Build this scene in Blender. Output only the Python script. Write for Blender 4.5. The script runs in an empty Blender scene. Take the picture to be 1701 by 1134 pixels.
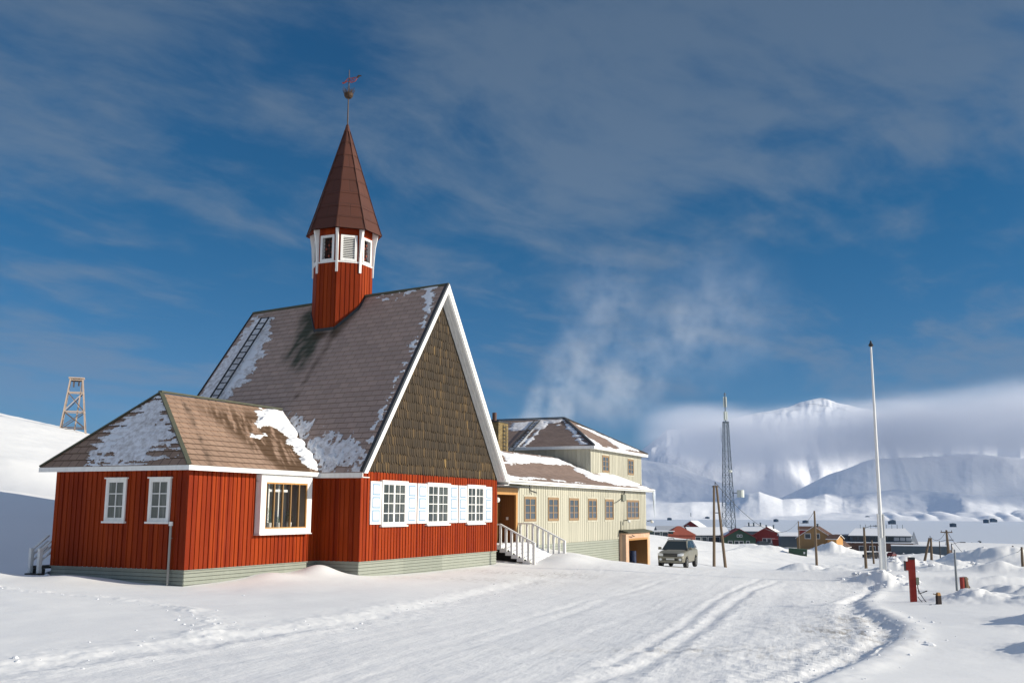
import bpy, math, random
import numpy as np
from mathutils import Matrix, Vector
random.seed(7)
R_ = math.radians
SC = bpy.context.scene
COL = SC.collection

# ------------------------------------------------------------------ camera
PW, PH = 1701.0, 1134.0
F, PITCH, ROLL, YAW = 1683.27, 0.1645333, 0.0040814, 0.4306808
_cp, _sp = math.cos(PITCH), math.sin(PITCH)
_fw = np.array([0, _cp, _sp]); _rt = np.array([1., 0, 0]); _up = np.array([0, -_sp, _cp])
_cr, _sr = math.cos(ROLL), math.sin(ROLL)
RT = _rt*_cr + _up*_sr; UP = _up*_cr - _rt*_sr; FW = _fw
cam_d = bpy.data.cameras.new('camera'); cam = bpy.data.objects.new('camera', cam_d); COL.objects.link(cam)
cam.matrix_world = Matrix(((RT[0], UP[0], -FW[0], 0), (RT[1], UP[1], -FW[1], 0), (RT[2], UP[2], -FW[2], 0), (0, 0, 0, 1)))
cam_d.sensor_width = 36; cam_d.lens = F/PW*36
cam_d.clip_start = 0.1; cam_d.clip_end = 60000
SC.camera = cam

# ------------------------------------------------------------------ light
SUN_HEAD = 98.0     # degrees clockwise from the viewing direction
SUN_EL = 20.5
SUN_STR = 5.0
SKY_STR = 0.085
SC.view_settings.view_transform = 'Standard'
SC.view_settings.look = 'None'
SC.view_settings.exposure = 0.22
SC.view_settings.gamma = 1.0
SC.render.film_transparent = False
SC.cycles.volume_bounces = 2
SC.cycles.volume_max_steps = 128
SC.cycles.max_bounces = 8
sd = bpy.data.lights.new('sun', 'SUN'); sun = bpy.data.objects.new('sun', sd); COL.objects.link(sun)
sd.energy = SUN_STR; sd.angle = R_(0.53); sd.color = (1.0, 0.92, 0.78)
h = R_(SUN_HEAD); e = R_(SUN_EL)
SUNV = Vector((math.sin(h)*math.cos(e), math.cos(h)*math.cos(e), math.sin(e)))
sun.rotation_euler = SUNV.to_track_quat('Z', 'Y').to_euler()

class N:
    """small helper around a node tree"""
    def __init__(s, nt): s.nt = nt
    def n(s, t, **k):
        x = s.nt.nodes.new(t)
        for a, b in k.items():
            if a.startswith('_'): continue
            setattr(x, a, b)
        return x
    def l(s, a, b): s.nt.links.new(a, b)
    def v(s, x):
        return x
    def put(s, sock, val):
        if hasattr(val, 'is_output') or isinstance(val, bpy.types.NodeSocket): s.l(val, sock)
        elif val is not None: sock.default_value = val
    def math(s, op, a, b=None, c=None, clamp=False):
        x = s.n('ShaderNodeMath', operation=op, use_clamp=clamp)
        s.put(x.inputs[0], a); s.put(x.inputs[1], b)
        if c is not None: s.put(x.inputs[2], c)
        return x.outputs[0]
    def vmath(s, op, a, b=None, scale=None):
        x = s.n('ShaderNodeVectorMath', operation=op)
        s.put(x.inputs[0], a); s.put(x.inputs[1], b)
        if scale is not None: s.put(x.inputs['Scale'], scale)
        return x.outputs['Value'] if op in ('LENGTH', 'DOT_PRODUCT', 'DISTANCE') else x.outputs[0]
    def mix(s, f, a, b, mode='MIX'):
        x = s.n('ShaderNodeMix', data_type='RGBA', blend_type=mode)
        s.put(x.inputs[0], f)
        for i, q in ((6, a), (7, b)):
            if isinstance(q, (tuple, list)) and len(q) == 3: q = (*q, 1)
            s.put(x.inputs[i], q)
        return x.outputs[2]
    def noise(s, vec, scale=5, detail=4, rough=.55, dist=0, dims='3D', w=None):
        x = s.n('ShaderNodeTexNoise', noise_dimensions=dims)
        if vec is not None: s.l(vec, x.inputs['Vector'])
        x.inputs['Scale'].default_value = scale; x.inputs['Detail'].default_value = detail
        x.inputs['Roughness'].default_value = rough; x.inputs['Distortion'].default_value = dist
        return x.outputs[0]
    def mapping(s, vec, sc=(1, 1, 1), rot=(0, 0, 0), loc=(0, 0, 0)):
        x = s.n('ShaderNodeMapping'); s.l(vec, x.inputs[0])
        x.inputs['Scale'].default_value = sc; x.inputs['Rotation'].default_value = rot; x.inputs['Location'].default_value = loc
        return x.outputs[0]
    def ramp(s, f, pts, interp='LINEAR'):
        x = s.n('ShaderNodeValToRGB'); s.l(f, x.inputs[0]); r = x.color_ramp; r.interpolation = interp
        while len(r.elements) < len(pts): r.elements.new(0.5)
        for el, (p, c) in zip(r.elements, pts):
            el.position = p
            if isinstance(c, (int, float)): c = (c, c, c)
            el.color = (*c[:3], 1)
        return x.outputs[0]
    def sep(s, v):
        x = s.n('ShaderNodeSeparateXYZ'); s.l(v, x.inputs[0]); return x.outputs
    def comb(s, a, b, c):
        x = s.n('ShaderNodeCombineXYZ'); s.put(x.inputs[0], a); s.put(x.inputs[1], b); s.put(x.inputs[2], c); return x.outputs[0]
    def rng(s, v, a, b, c=0, d=1, smooth=False):
        x = s.n('ShaderNodeMapRange'); x.clamp = True
        if smooth: x.interpolation_type = 'SMOOTHSTEP'
        s.put(x.inputs[0], v)
        for i, q in enumerate((a, b, c, d)): x.inputs[i+1].default_value = q
        return x.outputs[0]

world = bpy.data.worlds.new("World"); SC.world = world; world.use_nodes = True
def build_world():
    nt = world.node_tree; nt.nodes.clear(); g = N(nt)
    out = g.n('ShaderNodeOutputWorld'); bg = g.n('ShaderNodeBackground')
    g.l(bg.outputs[0], out.inputs[0])
    sky = g.n('ShaderNodeTexSky'); sky.sky_type = 'NISHITA'; sky.sun_disc = False
    sky.sun_elevation = R_(SUN_EL); sky.sun_rotation = R_(SUN_HEAD)
    sky.altitude = 50; sky.air_density = 1.0; sky.dust_density = 0.3; sky.ozone_density = 3.0
    bg.inputs[1].default_value = SKY_STR
    tc = g.n('ShaderNodeTexCoord').outputs['Generated']
    x, y, z = g.sep(tc)
    zz = g.math('MAXIMUM', z, 0.0)
    den = g.math('ADD', zz, 0.16)
    P = g.comb(g.math('DIVIDE', x, den), g.math('DIVIDE', y, den), 0.0)
    # high thin cirrus: long soft bands plus a mottled veil higher up
    pw = g.vmath('ADD', P, g.vmath('SCALE', g.n('ShaderNodeVectorMath').outputs[0], None, 0.0))
    warpn = g.n('ShaderNodeTexNoise'); g.l(P, warpn.inputs['Vector']); warpn.inputs['Scale'].default_value = 0.9; warpn.inputs['Detail'].default_value = 3
    warp = g.vmath('SCALE', g.vmath('SUBTRACT', warpn.outputs[1], (0.5, 0.5, 0.5)), None, .55)
    Pw = g.vmath('ADD', P, warp)
    bands = g.noise(g.mapping(g.mapping(Pw, (1, 1, 1), (0, 0, R_(-44))), (.62, 1.75, 1)), 1.6, 7, .56)
    fine = g.noise(g.mapping(g.mapping(Pw, (1, 1, 1), (0, 0, R_(-52))), (1.0, 1.35, 1)), 4.4, 9, .58)
    big = g.noise(P, 0.75, 3, .5)
    m = g.math('ADD', g.math('MULTIPLY', bands, .58), g.math('MULTIPLY', fine, .42))
    m = g.math('ADD', m, g.math('MULTIPLY', g.math('SUBTRACT', big, .5), .55))
    # thicker veil towards the zenith and towards the sun side
    up = g.rng(z, 0.26, 0.50, 0, .12, True)
    side = g.rng(x, -0.1, 0.55, 0, .055, True)
    m = g.math('ADD', g.math('ADD', m, up), side)
    m = g.math('ADD', m, g.rng(x, -.15, -.5, 0, .05, True))
    a = g.rng(m, .445, .68, 0, .70, True)
    fade = g.rng(z, 0.03, 0.16, .15, 1, True)
    a = g.math('MULTIPLY', a, fade)
    sd_ = g.vmath('DOT_PRODUCT', tc, tuple(SUNV))
    pol = g.rng(sd_, .35, .80, 1, 0, True)     # polarised band, at right angles to the sun
    base = g.mix(pol, sky.outputs[0], g.mix(1.0, sky.outputs[0], (0.05, 0.42, 0.62), 'MULTIPLY'))
    # the polarised, deep blue band of sky away from the sun; pale again at the horizon
    hor = g.rng(z, 0.0, 0.30, 1, 0, True)
    base = g.mix(g.math('MULTIPLY', hor, pol), base, g.mix(1.0, sky.outputs[0], (0.25, 0.46, 0.69), 'MULTIPLY'))
    cl = g.mix(g.rng(z, .15, .55, 0, 1, True), (1.62, 2.25, 3.05), (1.15, 1.66, 2.36))
    # added bright overcast overhead, unseen in frame, to lift the fill light
    over = g.math('MULTIPLY', g.rng(z, .50, .85, 0, .8, True), g.rng(big, .3, .6, .5, 1))
    cl = g.mix(g.rng(z, .50, .75, 0, 1, True), cl, (3.8, 4.4, 5.8))
    a = g.math('MAXIMUM', a, over)
    colr = g.mix(a, base, cl)
    g.l(colr, bg.inputs[0])
build_world()

# ------------------------------------------------------------------ geometry of the picture
C0 = np.array([-5.2134798, 35.3692944, -1.7594174])      # front left corner of the church hall, top of its plinth
U = np.array([math.sin(YAW), math.cos(YAW), 0.]); Vb = np.array([-math.cos(YAW), math.sin(YAW), 0.])
L2W = Matrix(((U[0], Vb[0], 0, C0[0]), (U[1], Vb[1], 0, C0[1]), (0, 0, 1, C0[2]), (0, 0, 0, 1)))
def ray(px, py):
    return FW + RT*((px-850.5)/F) - UP*((py-567.)/F)
def at(px, py, d):                 # world point seen at a photo pixel, d metres ahead
    r = ray(px, py); return r*(d/r[1])
CAML = np.array([(-C0)@U, (-C0)@Vb, -C0[2]])
def lray(px, py):
    r = ray(px, py); return np.array([r@U, r@Vb, r[2]])
def lhit(px, py, P, n):            # local point on a plane
    r = lray(px, py); P = np.array(P, float); n = np.array(n, float)
    return CAML + r*(((P-CAML)@n)/(r@n))

# ------------------------------------------------------------------ mesh builder
class MB:
    def __init__(s): s.v = []; s.f = []; s.uv = []; s.mi = []; s.mats = []; s.sm = []
    def mat(s, m):
        if m not in s.mats: s.mats.append(m)
        return s.mats.index(m)
    def face(s, pts, m, uv=None, smooth=False):
        b = len(s.v); s.v += [tuple(map(float, p)) for p in pts]
        s.f.append(tuple(range(b, b+len(pts))))
        if uv is None:
            p0, p1, p2 = Vector(pts[0]), Vector(pts[1]), Vector(pts[2])
            ex = (p1-p0); ex = ex.normalized() if ex.length > 1e-9 else Vector((1, 0, 0))
            nn = ex.cross(p2-p0); nn = nn.normalized() if nn.length > 1e-12 else Vector((0, 0, 1)); ey = nn.cross(ex)
            uv = [((Vector(p)-p0).dot(ex), (Vector(p)-p0).dot(ey)) for p in pts]
        s.uv += [tuple(map(float, q)) for q in uv]; s.mi.append(s.mat(m)); s.sm.append(smooth)
    def box(s, a, b, m, M=None, taper=None):
        (x0, y0, z0), (x1, y1, z1) = a, b
        c = [(x0, y0, z0), (x1, y0, z0), (x1, y1, z0), (x0, y1, z0), (x0, y0, z1), (x1, y0, z1), (x1, y1, z1), (x0, y1, z1)]
        if taper:
            cx, cy = (x0+x1)/2, (y0+y1)/2
            c = c[:4]+[(cx+(p[0]-cx)*taper, cy+(p[1]-cy)*taper, p[2]) for p in c[4:]]
        if M is not None: c = [tuple(M @ Vector(p)) for p in c]
        for q in ((0, 1, 5, 4), (1, 2, 6, 5), (2, 3, 7, 6), (3, 0, 4, 7), (4, 5, 6, 7), (3, 2, 1, 0)):
            s.face([c[i] for i in q], m)
    def bar(s, p, q, w, m, h=None, up=(0, 0, 1)):
        p, q = Vector(p), Vector(q); d = q-p; L = d.length; d.normalize(); up = Vector(up)
        if abs(d.dot(up)) > .98: up = Vector((0, 1, 0))
        x = d.cross(up).normalized(); y = x.cross(d); h = h or w
        M = Matrix(((x.x, d.x, y.x, p.x), (x.y, d.y, y.y, p.y), (x.z, d.z, y.z, p.z), (0, 0, 0, 1)))
        s.box((-w/2, 0, -h/2), (w/2, L, h/2), m, M)
    def tube(s, pts, r, m, n=8, cap=True):
        pts = [Vector(p) for p in pts]; rr = r if isinstance(r, (list, tuple)) else [r]*len(pts)
        rings = []; px = None
        for i, p in enumerate(pts):
            d = (pts[min(i+1, len(pts)-1)]-pts[max(i-1, 0)]).normalized()
            if px is None:
                a = Vector((0, 0, 1)) if abs(d.z) < .9 else Vector((1, 0, 0)); px = d.cross(a).normalized()
            px = (px - d*px.dot(d)).normalized(); py = d.cross(px)
            rings.append([tuple(p+(px*math.cos(2*math.pi*k/n)+py*math.sin(2*math.pi*k/n))*rr[i]) for k in range(n)])
        for i in range(len(rings)-1):
            for k in range(n):
                s.face([rings[i][k], rings[i][(k+1) % n], rings[i+1][(k+1) % n], rings[i+1][k]], m, smooth=True)
        if cap: s.face(rings[0][::-1], m); s.face(rings[-1], m)
    def lathe(s, prof, m, c=(0, 0, 0), n=16, ang=0, smooth=True):
        rings = [[(c[0]+r*math.cos(2*math.pi*k/n+ang), c[1]+r*math.sin(2*math.pi*k/n+ang), c[2]+z) for k in range(n)] for r, z in prof]
        for i in range(len(rings)-1):
            for k in range(n):
                s.face([rings[i][k], rings[i][(k+1) % n], rings[i+1][(k+1) % n], rings[i+1][k]], m, smooth=smooth)
    def build(s, name, parent=None, **props):
        me = bpy.data.meshes.new(name); me.from_pydata(s.v, [], s.f)
        for m in s.mats: me.materials.append(m)
        me.polygons.foreach_set('material_index', s.mi)
        me.polygons.foreach_set('use_smooth', s.sm)
        uvl = me.uv_layers.new(name='UVMap'); uvl.data.foreach_set('uv', np.array(s.uv, 'f').ravel())
        me.update()
        o = bpy.data.objects.new(name, me); COL.objects.link(o)
        if parent is not None: o.parent = parent
        for k, x in props.items(): o[k] = x
        return o
def empty(name, loc=(0, 0, 0), rz=0, label=None, cat=None, group=None, parent=None, M=None):
    o = bpy.data.objects.new(name, None); COL.objects.link(o); o.empty_display_size = .3
    if M is not None: o.matrix_world = M
    else: o.location = loc; o.rotation_euler = (0, 0, rz)
    if parent is not None: o.parent = parent
    if label: o['label'] = label
    if cat: o['category'] = cat
    if group: o['group'] = group
    return o
def tag(o, label=None, cat=None, group=None, kind=None):
    for k, x in (('label', label), ('category', cat), ('group', group), ('kind', kind)):
        if x: o[k] = x
    return o
def dup(o, parent=None, loc=None, rz=None):
    c = o.copy(); COL.objects.link(c)
    if parent is not None: c.parent = parent
    if loc is not None: c.location = loc
    if rz is not None: c.rotation_euler = (0, 0, rz)
    for ch in list(o.children): dup(ch, c)
    return c

# ------------------------------------------------------------------ materials
def mat(name, col=(.5, .5, .5), rough=.7, metal=0, spec=.35, fn=None, bump=None):
    m = bpy.data.materials.new(name); m.use_nodes = True; nt = m.node_tree
    b = nt.nodes['Principled BSDF']; g = N(nt)
    b.inputs['Base Color'].default_value = (*col, 1); b.inputs['Roughness'].default_value = rough
    b.inputs['Metallic'].default_value = metal; b.inputs['Specular IOR Level'].default_value = spec
    if fn: fn(g, b)
    return m
def bump(g, b, hgt, strength=.5, dist=.02):
    x = g.n('ShaderNodeBump'); x.inputs['Strength'].default_value = strength; x.inputs['Distance'].default_value = dist
    g.l(hgt, x.inputs['Height']); g.l(x.outputs[0], b.inputs['Normal'])
def uvw(g): return g.n('ShaderNodeTexCoord').outputs['UV']
def obj_(g): return g.n('ShaderNodeTexCoord').outputs['Object']
def geo(g): return g.n('ShaderNodeNewGeometry').outputs['Position']

def painted_boards(dark, light, spacing=.21, rough=.62, vertical=True):
    def fn(g, b):
        p = obj_(g)
        x, y, z = g.sep(p)
        cell = g.math('FLOOR', g.math('DIVIDE', g.math('ADD', x, y), spacing))
        wn = g.n('ShaderNodeTexWhiteNoise', noise_dimensions='1D'); g.l(cell, wn.inputs['W'])
        n1 = g.noise(g.mapping(p, (7, 7, .7)), 1.0, 5, .6)
        n2 = g.noise(p, .6, 4, .6)
        f = g.math('ADD', g.math('MULTIPLY', wn.outputs[0], .55), g.math('ADD', g.math('MULTIPLY', n1, .5), g.math('MULTIPLY', n2, .35)))
        c = g.mix(g.rng(f, .35, 1.05), dark, light)
        # sun-bleached patches
        n4 = g.noise(g.mapping(p, (2.2, 2.2, .5)), 1.0, 6, .68)
        c = g.mix(g.rng(n4, .55, .75, 0, .22), c, tuple(min(1, q*1.35+.02) for q in light))
        # fine weathering speckle
        n3 = g.noise(g.mapping(p, (30, 30, 5)), 1, 3, .7)
        c = g.mix(g.rng(n3, .62, .75, 0, .25), c, tuple(q*.55 for q in dark))
        g.l(c, b.inputs['Base Color'])
        bump(g, b, g.noise(g.mapping(p, (40, 40, 3)), 1, 4, .6), .25, .01)
    return mat('painted_boards', rough=rough, spec=.1, fn=fn)
M_red = painted_boards((.165, .016, .003), (.30, .042, .006))
M_redtower = painted_boards((.16, .017, .003), (.31, .046, .007))
M_yel = painted_boards((.38, .37, .305), (.48, .465, .385), .3)
M_grey = painted_boards((.23, .25, .215), (.31, .33, .285), 3.0)
def f_white(g, b):
    p = obj_(g)
    n = g.noise(g.mapping(p, (3, 3, 1.2)), 2.2, 5, .65)
    g.l(g.mix(g.rng(n, .35, .7), (.80, .80, .78), (.70, .70, .68)), b.inputs['Base Color'])
    bump(g, b, g.noise(g.mapping(p, (30, 30, 8)), 1, 3), .15, .005)
M_white = mat('white_paint', rough=.45, fn=f_white)
M_blue = mat('blue_paint', (.21, .34, .48), .5)
M_dark_gap = mat('dark_gap', (.012, .011, .010), .9)
def f_wood(g, b):
    p = obj_(g)
    n = g.noise(g.mapping(p, (9, 9, .9)), 2.0, 5, .6)
    g.l(g.mix(n, (.34, .16, .045), (.56, .31, .11)), b.inputs['Base Color'])
    bump(g, b, g.noise(g.mapping(p, (40, 40, 2)), 1, 3), .2, .01)
M_wood = mat('oiled_wood', rough=.5, fn=f_wood)
def f_dwood(g, b):
    p = obj_(g); x, y, z = g.sep(p)
    n = g.noise(g.mapping(p, (9, 9, .9)), 2.0, 5, .6)
    l = g.math('PINGPONG', g.math('ADD', x, y), .055)
    c = g.mix(n, (.13, .050, .014), (.24, .10, .028))
    g.l(g.mix(g.rng(l, 0, .007, .8, 0), c, (.03, .012, .005)), b.inputs['Base Color'])
M_dwood = mat('stained_panel', rough=.5, fn=f_dwood)
def f_oldwood(g, b):
    p = obj_(g)
    n = g.noise(g.mapping(p, (6, 6, .5)), 2.0, 5, .65)
    g.l(g.mix(n, (.10, .065, .040), (.24, .18, .12)), b.inputs['Base Color'])
    bump(g, b, g.noise(g.mapping(p, (30, 30, 2)), 1, 4), .5, .02)
M_pole = mat('weathered_pole', rough=.85, fn=f_oldwood)
M_trestle = mat('bleached_timber', rough=.8, fn=lambda g, b: g.l(g.mix(g.noise(g.mapping(obj_(g), (2, 2, .6)), 2, 4), (.34, .25, .19), (.52, .42, .34)), b.inputs['Base Color']))

def glass_fn(curtain=.35, tint=(.035, .045, .048)):
    def fn(g, b):
        p = uvw(g); x, y, z = g.sep(p)
        w = g.noise(g.mapping(p, (9, .6, 1)), 1.3, 3, .6)
        fold = g.rng(w, .42, .68, 0, 1)
        vis = g.rng(g.noise(g.mapping(obj_(g), (1.1, 1.1, .25)), 1.0, 2), .45, .55)
        c = g.mix(g.math('MULTIPLY', g.math('MULTIPLY', fold, vis), curtain), tint, (.32, .34, .32))
        g.l(c, b.inputs['Base Color'])
        b.inputs['Roughness'].default_value = .06
        bump(g, b, g.noise(p, 1.7, 2), .06, .01)
    return fn
M_glass = mat('window_glass', rough=.06, spec=.5, fn=glass_fn(.35))
M_glass_c = mat('curtained_glass', rough=.08, spec=.5, fn=glass_fn(.9, (.07, .085, .08)))
M_glass_b = mat('blue_reflecting_glass', rough=.06, spec=.6, fn=glass_fn(.25, (.03, .04, .06)))
def f_clear(g, b):
    nt = g.nt; out = nt.nodes['Material Output']
    tr = g.n('ShaderNodeBsdfTransparent'); gl = g.n('ShaderNodeBsdfGlossy'); gl.inputs['Roughness'].default_value = .03
    fr = g.n('ShaderNodeFresnel'); fr.inputs[0].default_value = 1.5
    mx = g.n('ShaderNodeMixShader'); g.l(g.math('MULTIPLY', fr.outputs[0], 1.5, clamp=True), mx.inputs[0])
    g.l(tr.outputs[0], mx.inputs[1]); g.l(gl.outputs[0], mx.inputs[2]); g.l(mx.outputs[0], out.inputs[0])
M_clear = mat('clear_glass', fn=f_clear)

def shingle_fn(base, dark, course, tile, jointc=.5, wet=None):
    """uv in metres: u along the eave, v up the slope"""
    def fn(g, b):
        p = uvw(g)
        br = g.n('ShaderNodeTexBrick'); g.l(p, br.inputs['Vector'])
        br.offset = .5; br.inputs['Scale'].default_value = 1; br.inputs['Brick Width'].default_value = tile
        br.inputs['Row Height'].default_value = course; br.inputs['Mortar Size'].default_value = .016
        br.inputs['Mortar Smooth'].default_value = .3
        br.inputs['Color1'].default_value = (0, 0, 0, 1); br.inputs['Color2'].default_value = (1, 1, 1, 1); br.inputs['Mortar'].default_value = (.5, .5, .5, 1)
        n1 = g.noise(p, .45, 5, .6); n2 = g.noise(g.mapping(p, (6, 1.2, 1)), 1.0, 5, .65); n3 = g.noise(p, 14, 3, .6)
        f = g.math('ADD', g.math('MULTIPLY', br.outputs['Color'], .35), g.math('ADD', g.math('MULTIPLY', n1, .5), g.math('MULTIPLY', n2, .5)))
        c = g.mix(g.rng(f, .3, 1.05), dark, base)
        c = g.mix(g.math('MULTIPLY', br.outputs['Fac'], jointc), c, tuple(q*.3 for q in dark))
        c = g.mix(g.rng(n3, .55, .8, 0, .3), c, tuple(q*.6 for q in dark))
        if wet:
            at_ = g.n('ShaderNodeAttribute'); at_.attribute_name = 'stain'
            sx, sy, sz = g.sep(at_.outputs['Color'])
            c = g.mix(sx, c, wet[0]); c = g.mix(sy, c, wet[1])
        g.l(c, b.inputs['Base Color'])
        hh = g.math('SUBTRACT', g.math('MULTIPLY', n3, .3), br.outputs['Fac'])
        bump(g, b, hh, .5, .02)
    return fn
M_roof = mat('main_slates', rough=.75, fn=shingle_fn((.50, .36, .29), (.34, .25, .205), .26, .42, .45, wet=((.040, .050, .028), (.060, .034, .014))))
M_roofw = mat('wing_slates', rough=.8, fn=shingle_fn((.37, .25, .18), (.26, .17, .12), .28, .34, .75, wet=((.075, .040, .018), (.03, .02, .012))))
M_roofy = mat('brown_slates', rough=.75, fn=shingle_fn((.32, .235, .195), (.19, .135, .11), .24, .4, .4))
M_spire = mat('spire_slates', rough=.7, fn=shingle_fn((.088, .026, .014), (.062, .019, .011), .62, 1.0, .45))
M_ridge = mat('mossy_ridge', rough=.85, fn=lambda g, b: g.l(g.mix(g.noise(obj_(g), 3, 4), (.045, .055, .045), (.12, .12, .08)), b.inputs['Base Color']))
M_lead = mat('dark_flashing', (.035, .038, .042), .6)
def f_shake(g, b):
    at_ = g.n('ShaderNodeAttribute'); at_.attribute_name = 'var'
    x, y, z = g.sep(at_.outputs['Color'])
    p = uvw(g)
    n = g.noise(g.mapping(p, (22, 1.5, 1)), 1, 4, .6)
    c = g.ramp(x, [(0, (.028, .019, .010)), (.45, (.060, .039, .018)), (.8, (.14, .085, .030)), (1, (.26, .165, .055))])
    c = g.mix(g.rng(n, .3, .7, .6, 0), c, (.03, .022, .014))
    g.l(c, b.inputs['Base Color']); bump(g, b, n, .4, .01)
M_shake = mat('weathered_shakes', rough=.8, fn=f_shake)
M_snowroof = None
def f_snowroof(g, b):
    p = obj_(g)
    n = g.noise(p, 2.5, 6, .6)
    g.l(g.mix(n, (.76, .78, .81), (.83, .84, .86)), b.inputs['Base Color'])
    bump(g, b, g.noise(p, 14, 5, .6), .5, .03)
    b.inputs['Subsurface Weight'].default_value = 0
M_snowroof = mat('roof_snow', rough=.75, spec=.2, fn=f_snowroof)
def f_frost(g, b):
    p = obj_(g)
    n = g.noise(g.mapping(p, (1, 1, 1)), 5, 6, .7)
    g.l(g.mix(g.rng(n, .35, .6), (.50, .47, .46), (.84, .84, .86)), b.inputs['Base Color'])
M_frost = mat('thin_frost', rough=.8, spec=.2, fn=f_frost)

def f_ground(g, b):
    p = geo(g)
    at_ = g.n('ShaderNodeAttribute'); at_.attribute_name = 'zone'
    dirt, road, ice = g.sep(at_.outputs['Color'])
    d = g.vmath('LENGTH', p)
    n1 = g.noise(p, .35, 5, .6); n2 = g.noise(p, 3.2, 6, .68); n3 = g.noise(p, 22, 4, .7)
    base = g.mix(g.rng(n1, .3, .7), (.83, .83, .825), (.86, .86, .85))
    # packed, driven snow is greyer, with streaks along the road
    pr_ = g.mapping(p, (1, 1, 1), (0, 0, R_(-75)))
    st = g.noise(g.mapping(pr_, (.16, 1.9, 1)), 1.1, 7, .64)
    st2 = g.noise(g.mapping(pr_, (.7, 6, 1)), 1.5, 6, .7)
    rc = g.mix(g.rng(g.math('ADD', g.math('MULTIPLY', st, .6), g.math('MULTIPLY', st2, .4)), .36, .62), (.79, .79, .79), (.86, .86, .855))
    c = g.mix(road, base, rc)
    gn = g.math('MULTIPLY', dirt, g.rng(g.noise(g.mapping(pr_, (.5, 2.0, 1)), 4.0, 7, .72), .47, .60, 0, 1))
    c = g.mix(g.math('MULTIPLY', gn, .85), c, (.36, .33, .29))
    c = g.mix(g.math('MULTIPLY', ice, 1.3, clamp=True), c, (.48, .54, .63))
    grit = g.math('MULTIPLY', g.math('MULTIPLY', g.rng(g.noise(p, 38, 2, .5), .69, .73), road), g.rng(n2, .45, .6, .1, .8))
    c = g.mix(grit, c, (.30, .28, .26))
    g.l(c, b.inputs['Base Color'])
    near = g.rng(d, 8, 120, 1, .12)
    rough_amt = g.math('ADD', g.math('MULTIPLY', road, .45), .28)
    hh = g.math('ADD', g.math('MULTIPLY', n2, .7), g.math('MULTIPLY', n3, .22))
    hh = g.math('ADD', hh, g.math('MULTIPLY', g.math('MULTIPLY', st2, road), .5))
    x = g.n('ShaderNodeBump'); g.l(g.math('MULTIPLY', near, rough_amt), x.inputs['Strength']); x.inputs['Distance'].default_value = .03
    g.l(hh, x.inputs['Height']); g.l(x.outputs[0], b.inputs['Normal'])
    b.inputs['Subsurface Weight'].default_value = 0
M_ground = mat('snow_ground', rough=.65, spec=.25, fn=f_ground)
def f_mtn(g, b):
    p = geo(g)
    n = g.noise(g.mapping(p, (.0012, .0012, .004)), 1.0, 9, .66)
    at_ = g.n('ShaderNodeAttribute'); at_.attribute_name = 'rock'
    rk = g.sep(at_.outputs['Color'])[0]
    nr = g.noise(g.mapping(p, (.012, .012, .02)), 1, 5, .65)
    c = g.mix(n, (.74, .76, .80), (.82, .83, .85))
    c = g.mix(g.math('MULTIPLY', rk, g.rng(nr, .54, .64, 0, .85)), c, (.14, .14, .16))
    g.l(c, b.inputs['Base Color'])
    bump(g, b, g.noise(g.mapping(p, (.006, .006, .012)), 1.0, 6, .6), .5, 18)
M_mtn = mat('mountain_snow', rough=.8, spec=.1, fn=f_mtn)

# ------------------------------------------------------------------ noise and terrain
def vnoise(x, y, seed=0):
    xi = np.floor(x).astype(np.int64); yi = np.floor(y).astype(np.int64); fx = x-xi; fy = y-yi
    fx = fx*fx*fx*(fx*(fx*6-15)+10); fy = fy*fy*fy*(fy*(fy*6-15)+10)
    def hsh(a, b):
        n = (a*374761393 + b*668265263 + seed*1442695041) & 0xffffffff
        n = ((n ^ (n >> 13))*1274126177) & 0xffffffff
        return ((n ^ (n >> 16)) & 0xffff)/65535.0
    a = hsh(xi, yi); b = hsh(xi+1, yi); c = hsh(xi, yi+1); d = hsh(xi+1, yi+1)
    return (a*(1-fx)+b*fx)*(1-fy)+(c*(1-fx)+d*fx)*fy - .5
def fbm(x, y, oct=5, seed=0, gain=.5, lac=2.03):
    s = 0; a = 1.
    for i in range(oct):
        s = s + a*vnoise(x, y, seed+i*17); x = x*lac+3.1; y = y*lac+7.7; a *= gain
    return s
def sstep(x, a, b):
    t = np.clip((x-a)/(b-a), 0, 1); return t*t*(3-2*t)

CT = []   # terrain control points (world)
for x, y, z in [(0, 2, -1.75), (-4, 6, -1.8), (4, 6, -1.85), (0, 9, -1.85), (-7, 12, -1.88), (0, 12.5, -1.93), (8, 12, -2.05),
                (-7, 22, -2.05), (-3, 24, -2.15), (3, 24, -2.3), (6, 30, -2.5), (12, 30, -2.6), (9, 38, -2.75), (15, 42, -2.9),
                (-13, 17, -1.9), (14, 17, -2.15)]:
    CT.append((x, y, z))
def lw(u, y, z): return tuple(C0 + U*u + Vb*y + np.array([0, 0, z]))
for q in [(-6.5, 7.1, -.32), (-6.5, 5, -.38), (-6.5, 1.74, -.50), (-3, 1.7, -.42), (0, 1.74, -.40), (0, 0, -.56), (3, -.1, -.60), (6, -.1, -.60), (11, 0, -.56), (12.2, -1.3, -.62),
          (15.8, -1.3, -.42), (17, 1.1, -.30), (20, 1.1, -.52), (25, 1.1, -.95), (31, .8, -1.42), (36, .5, -1.9), (30, 9, -1.6), (15, 9, 0.2), (5, 11, .3), (38, 8, -2.4)]:
    CT.append(lw(*q))
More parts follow.
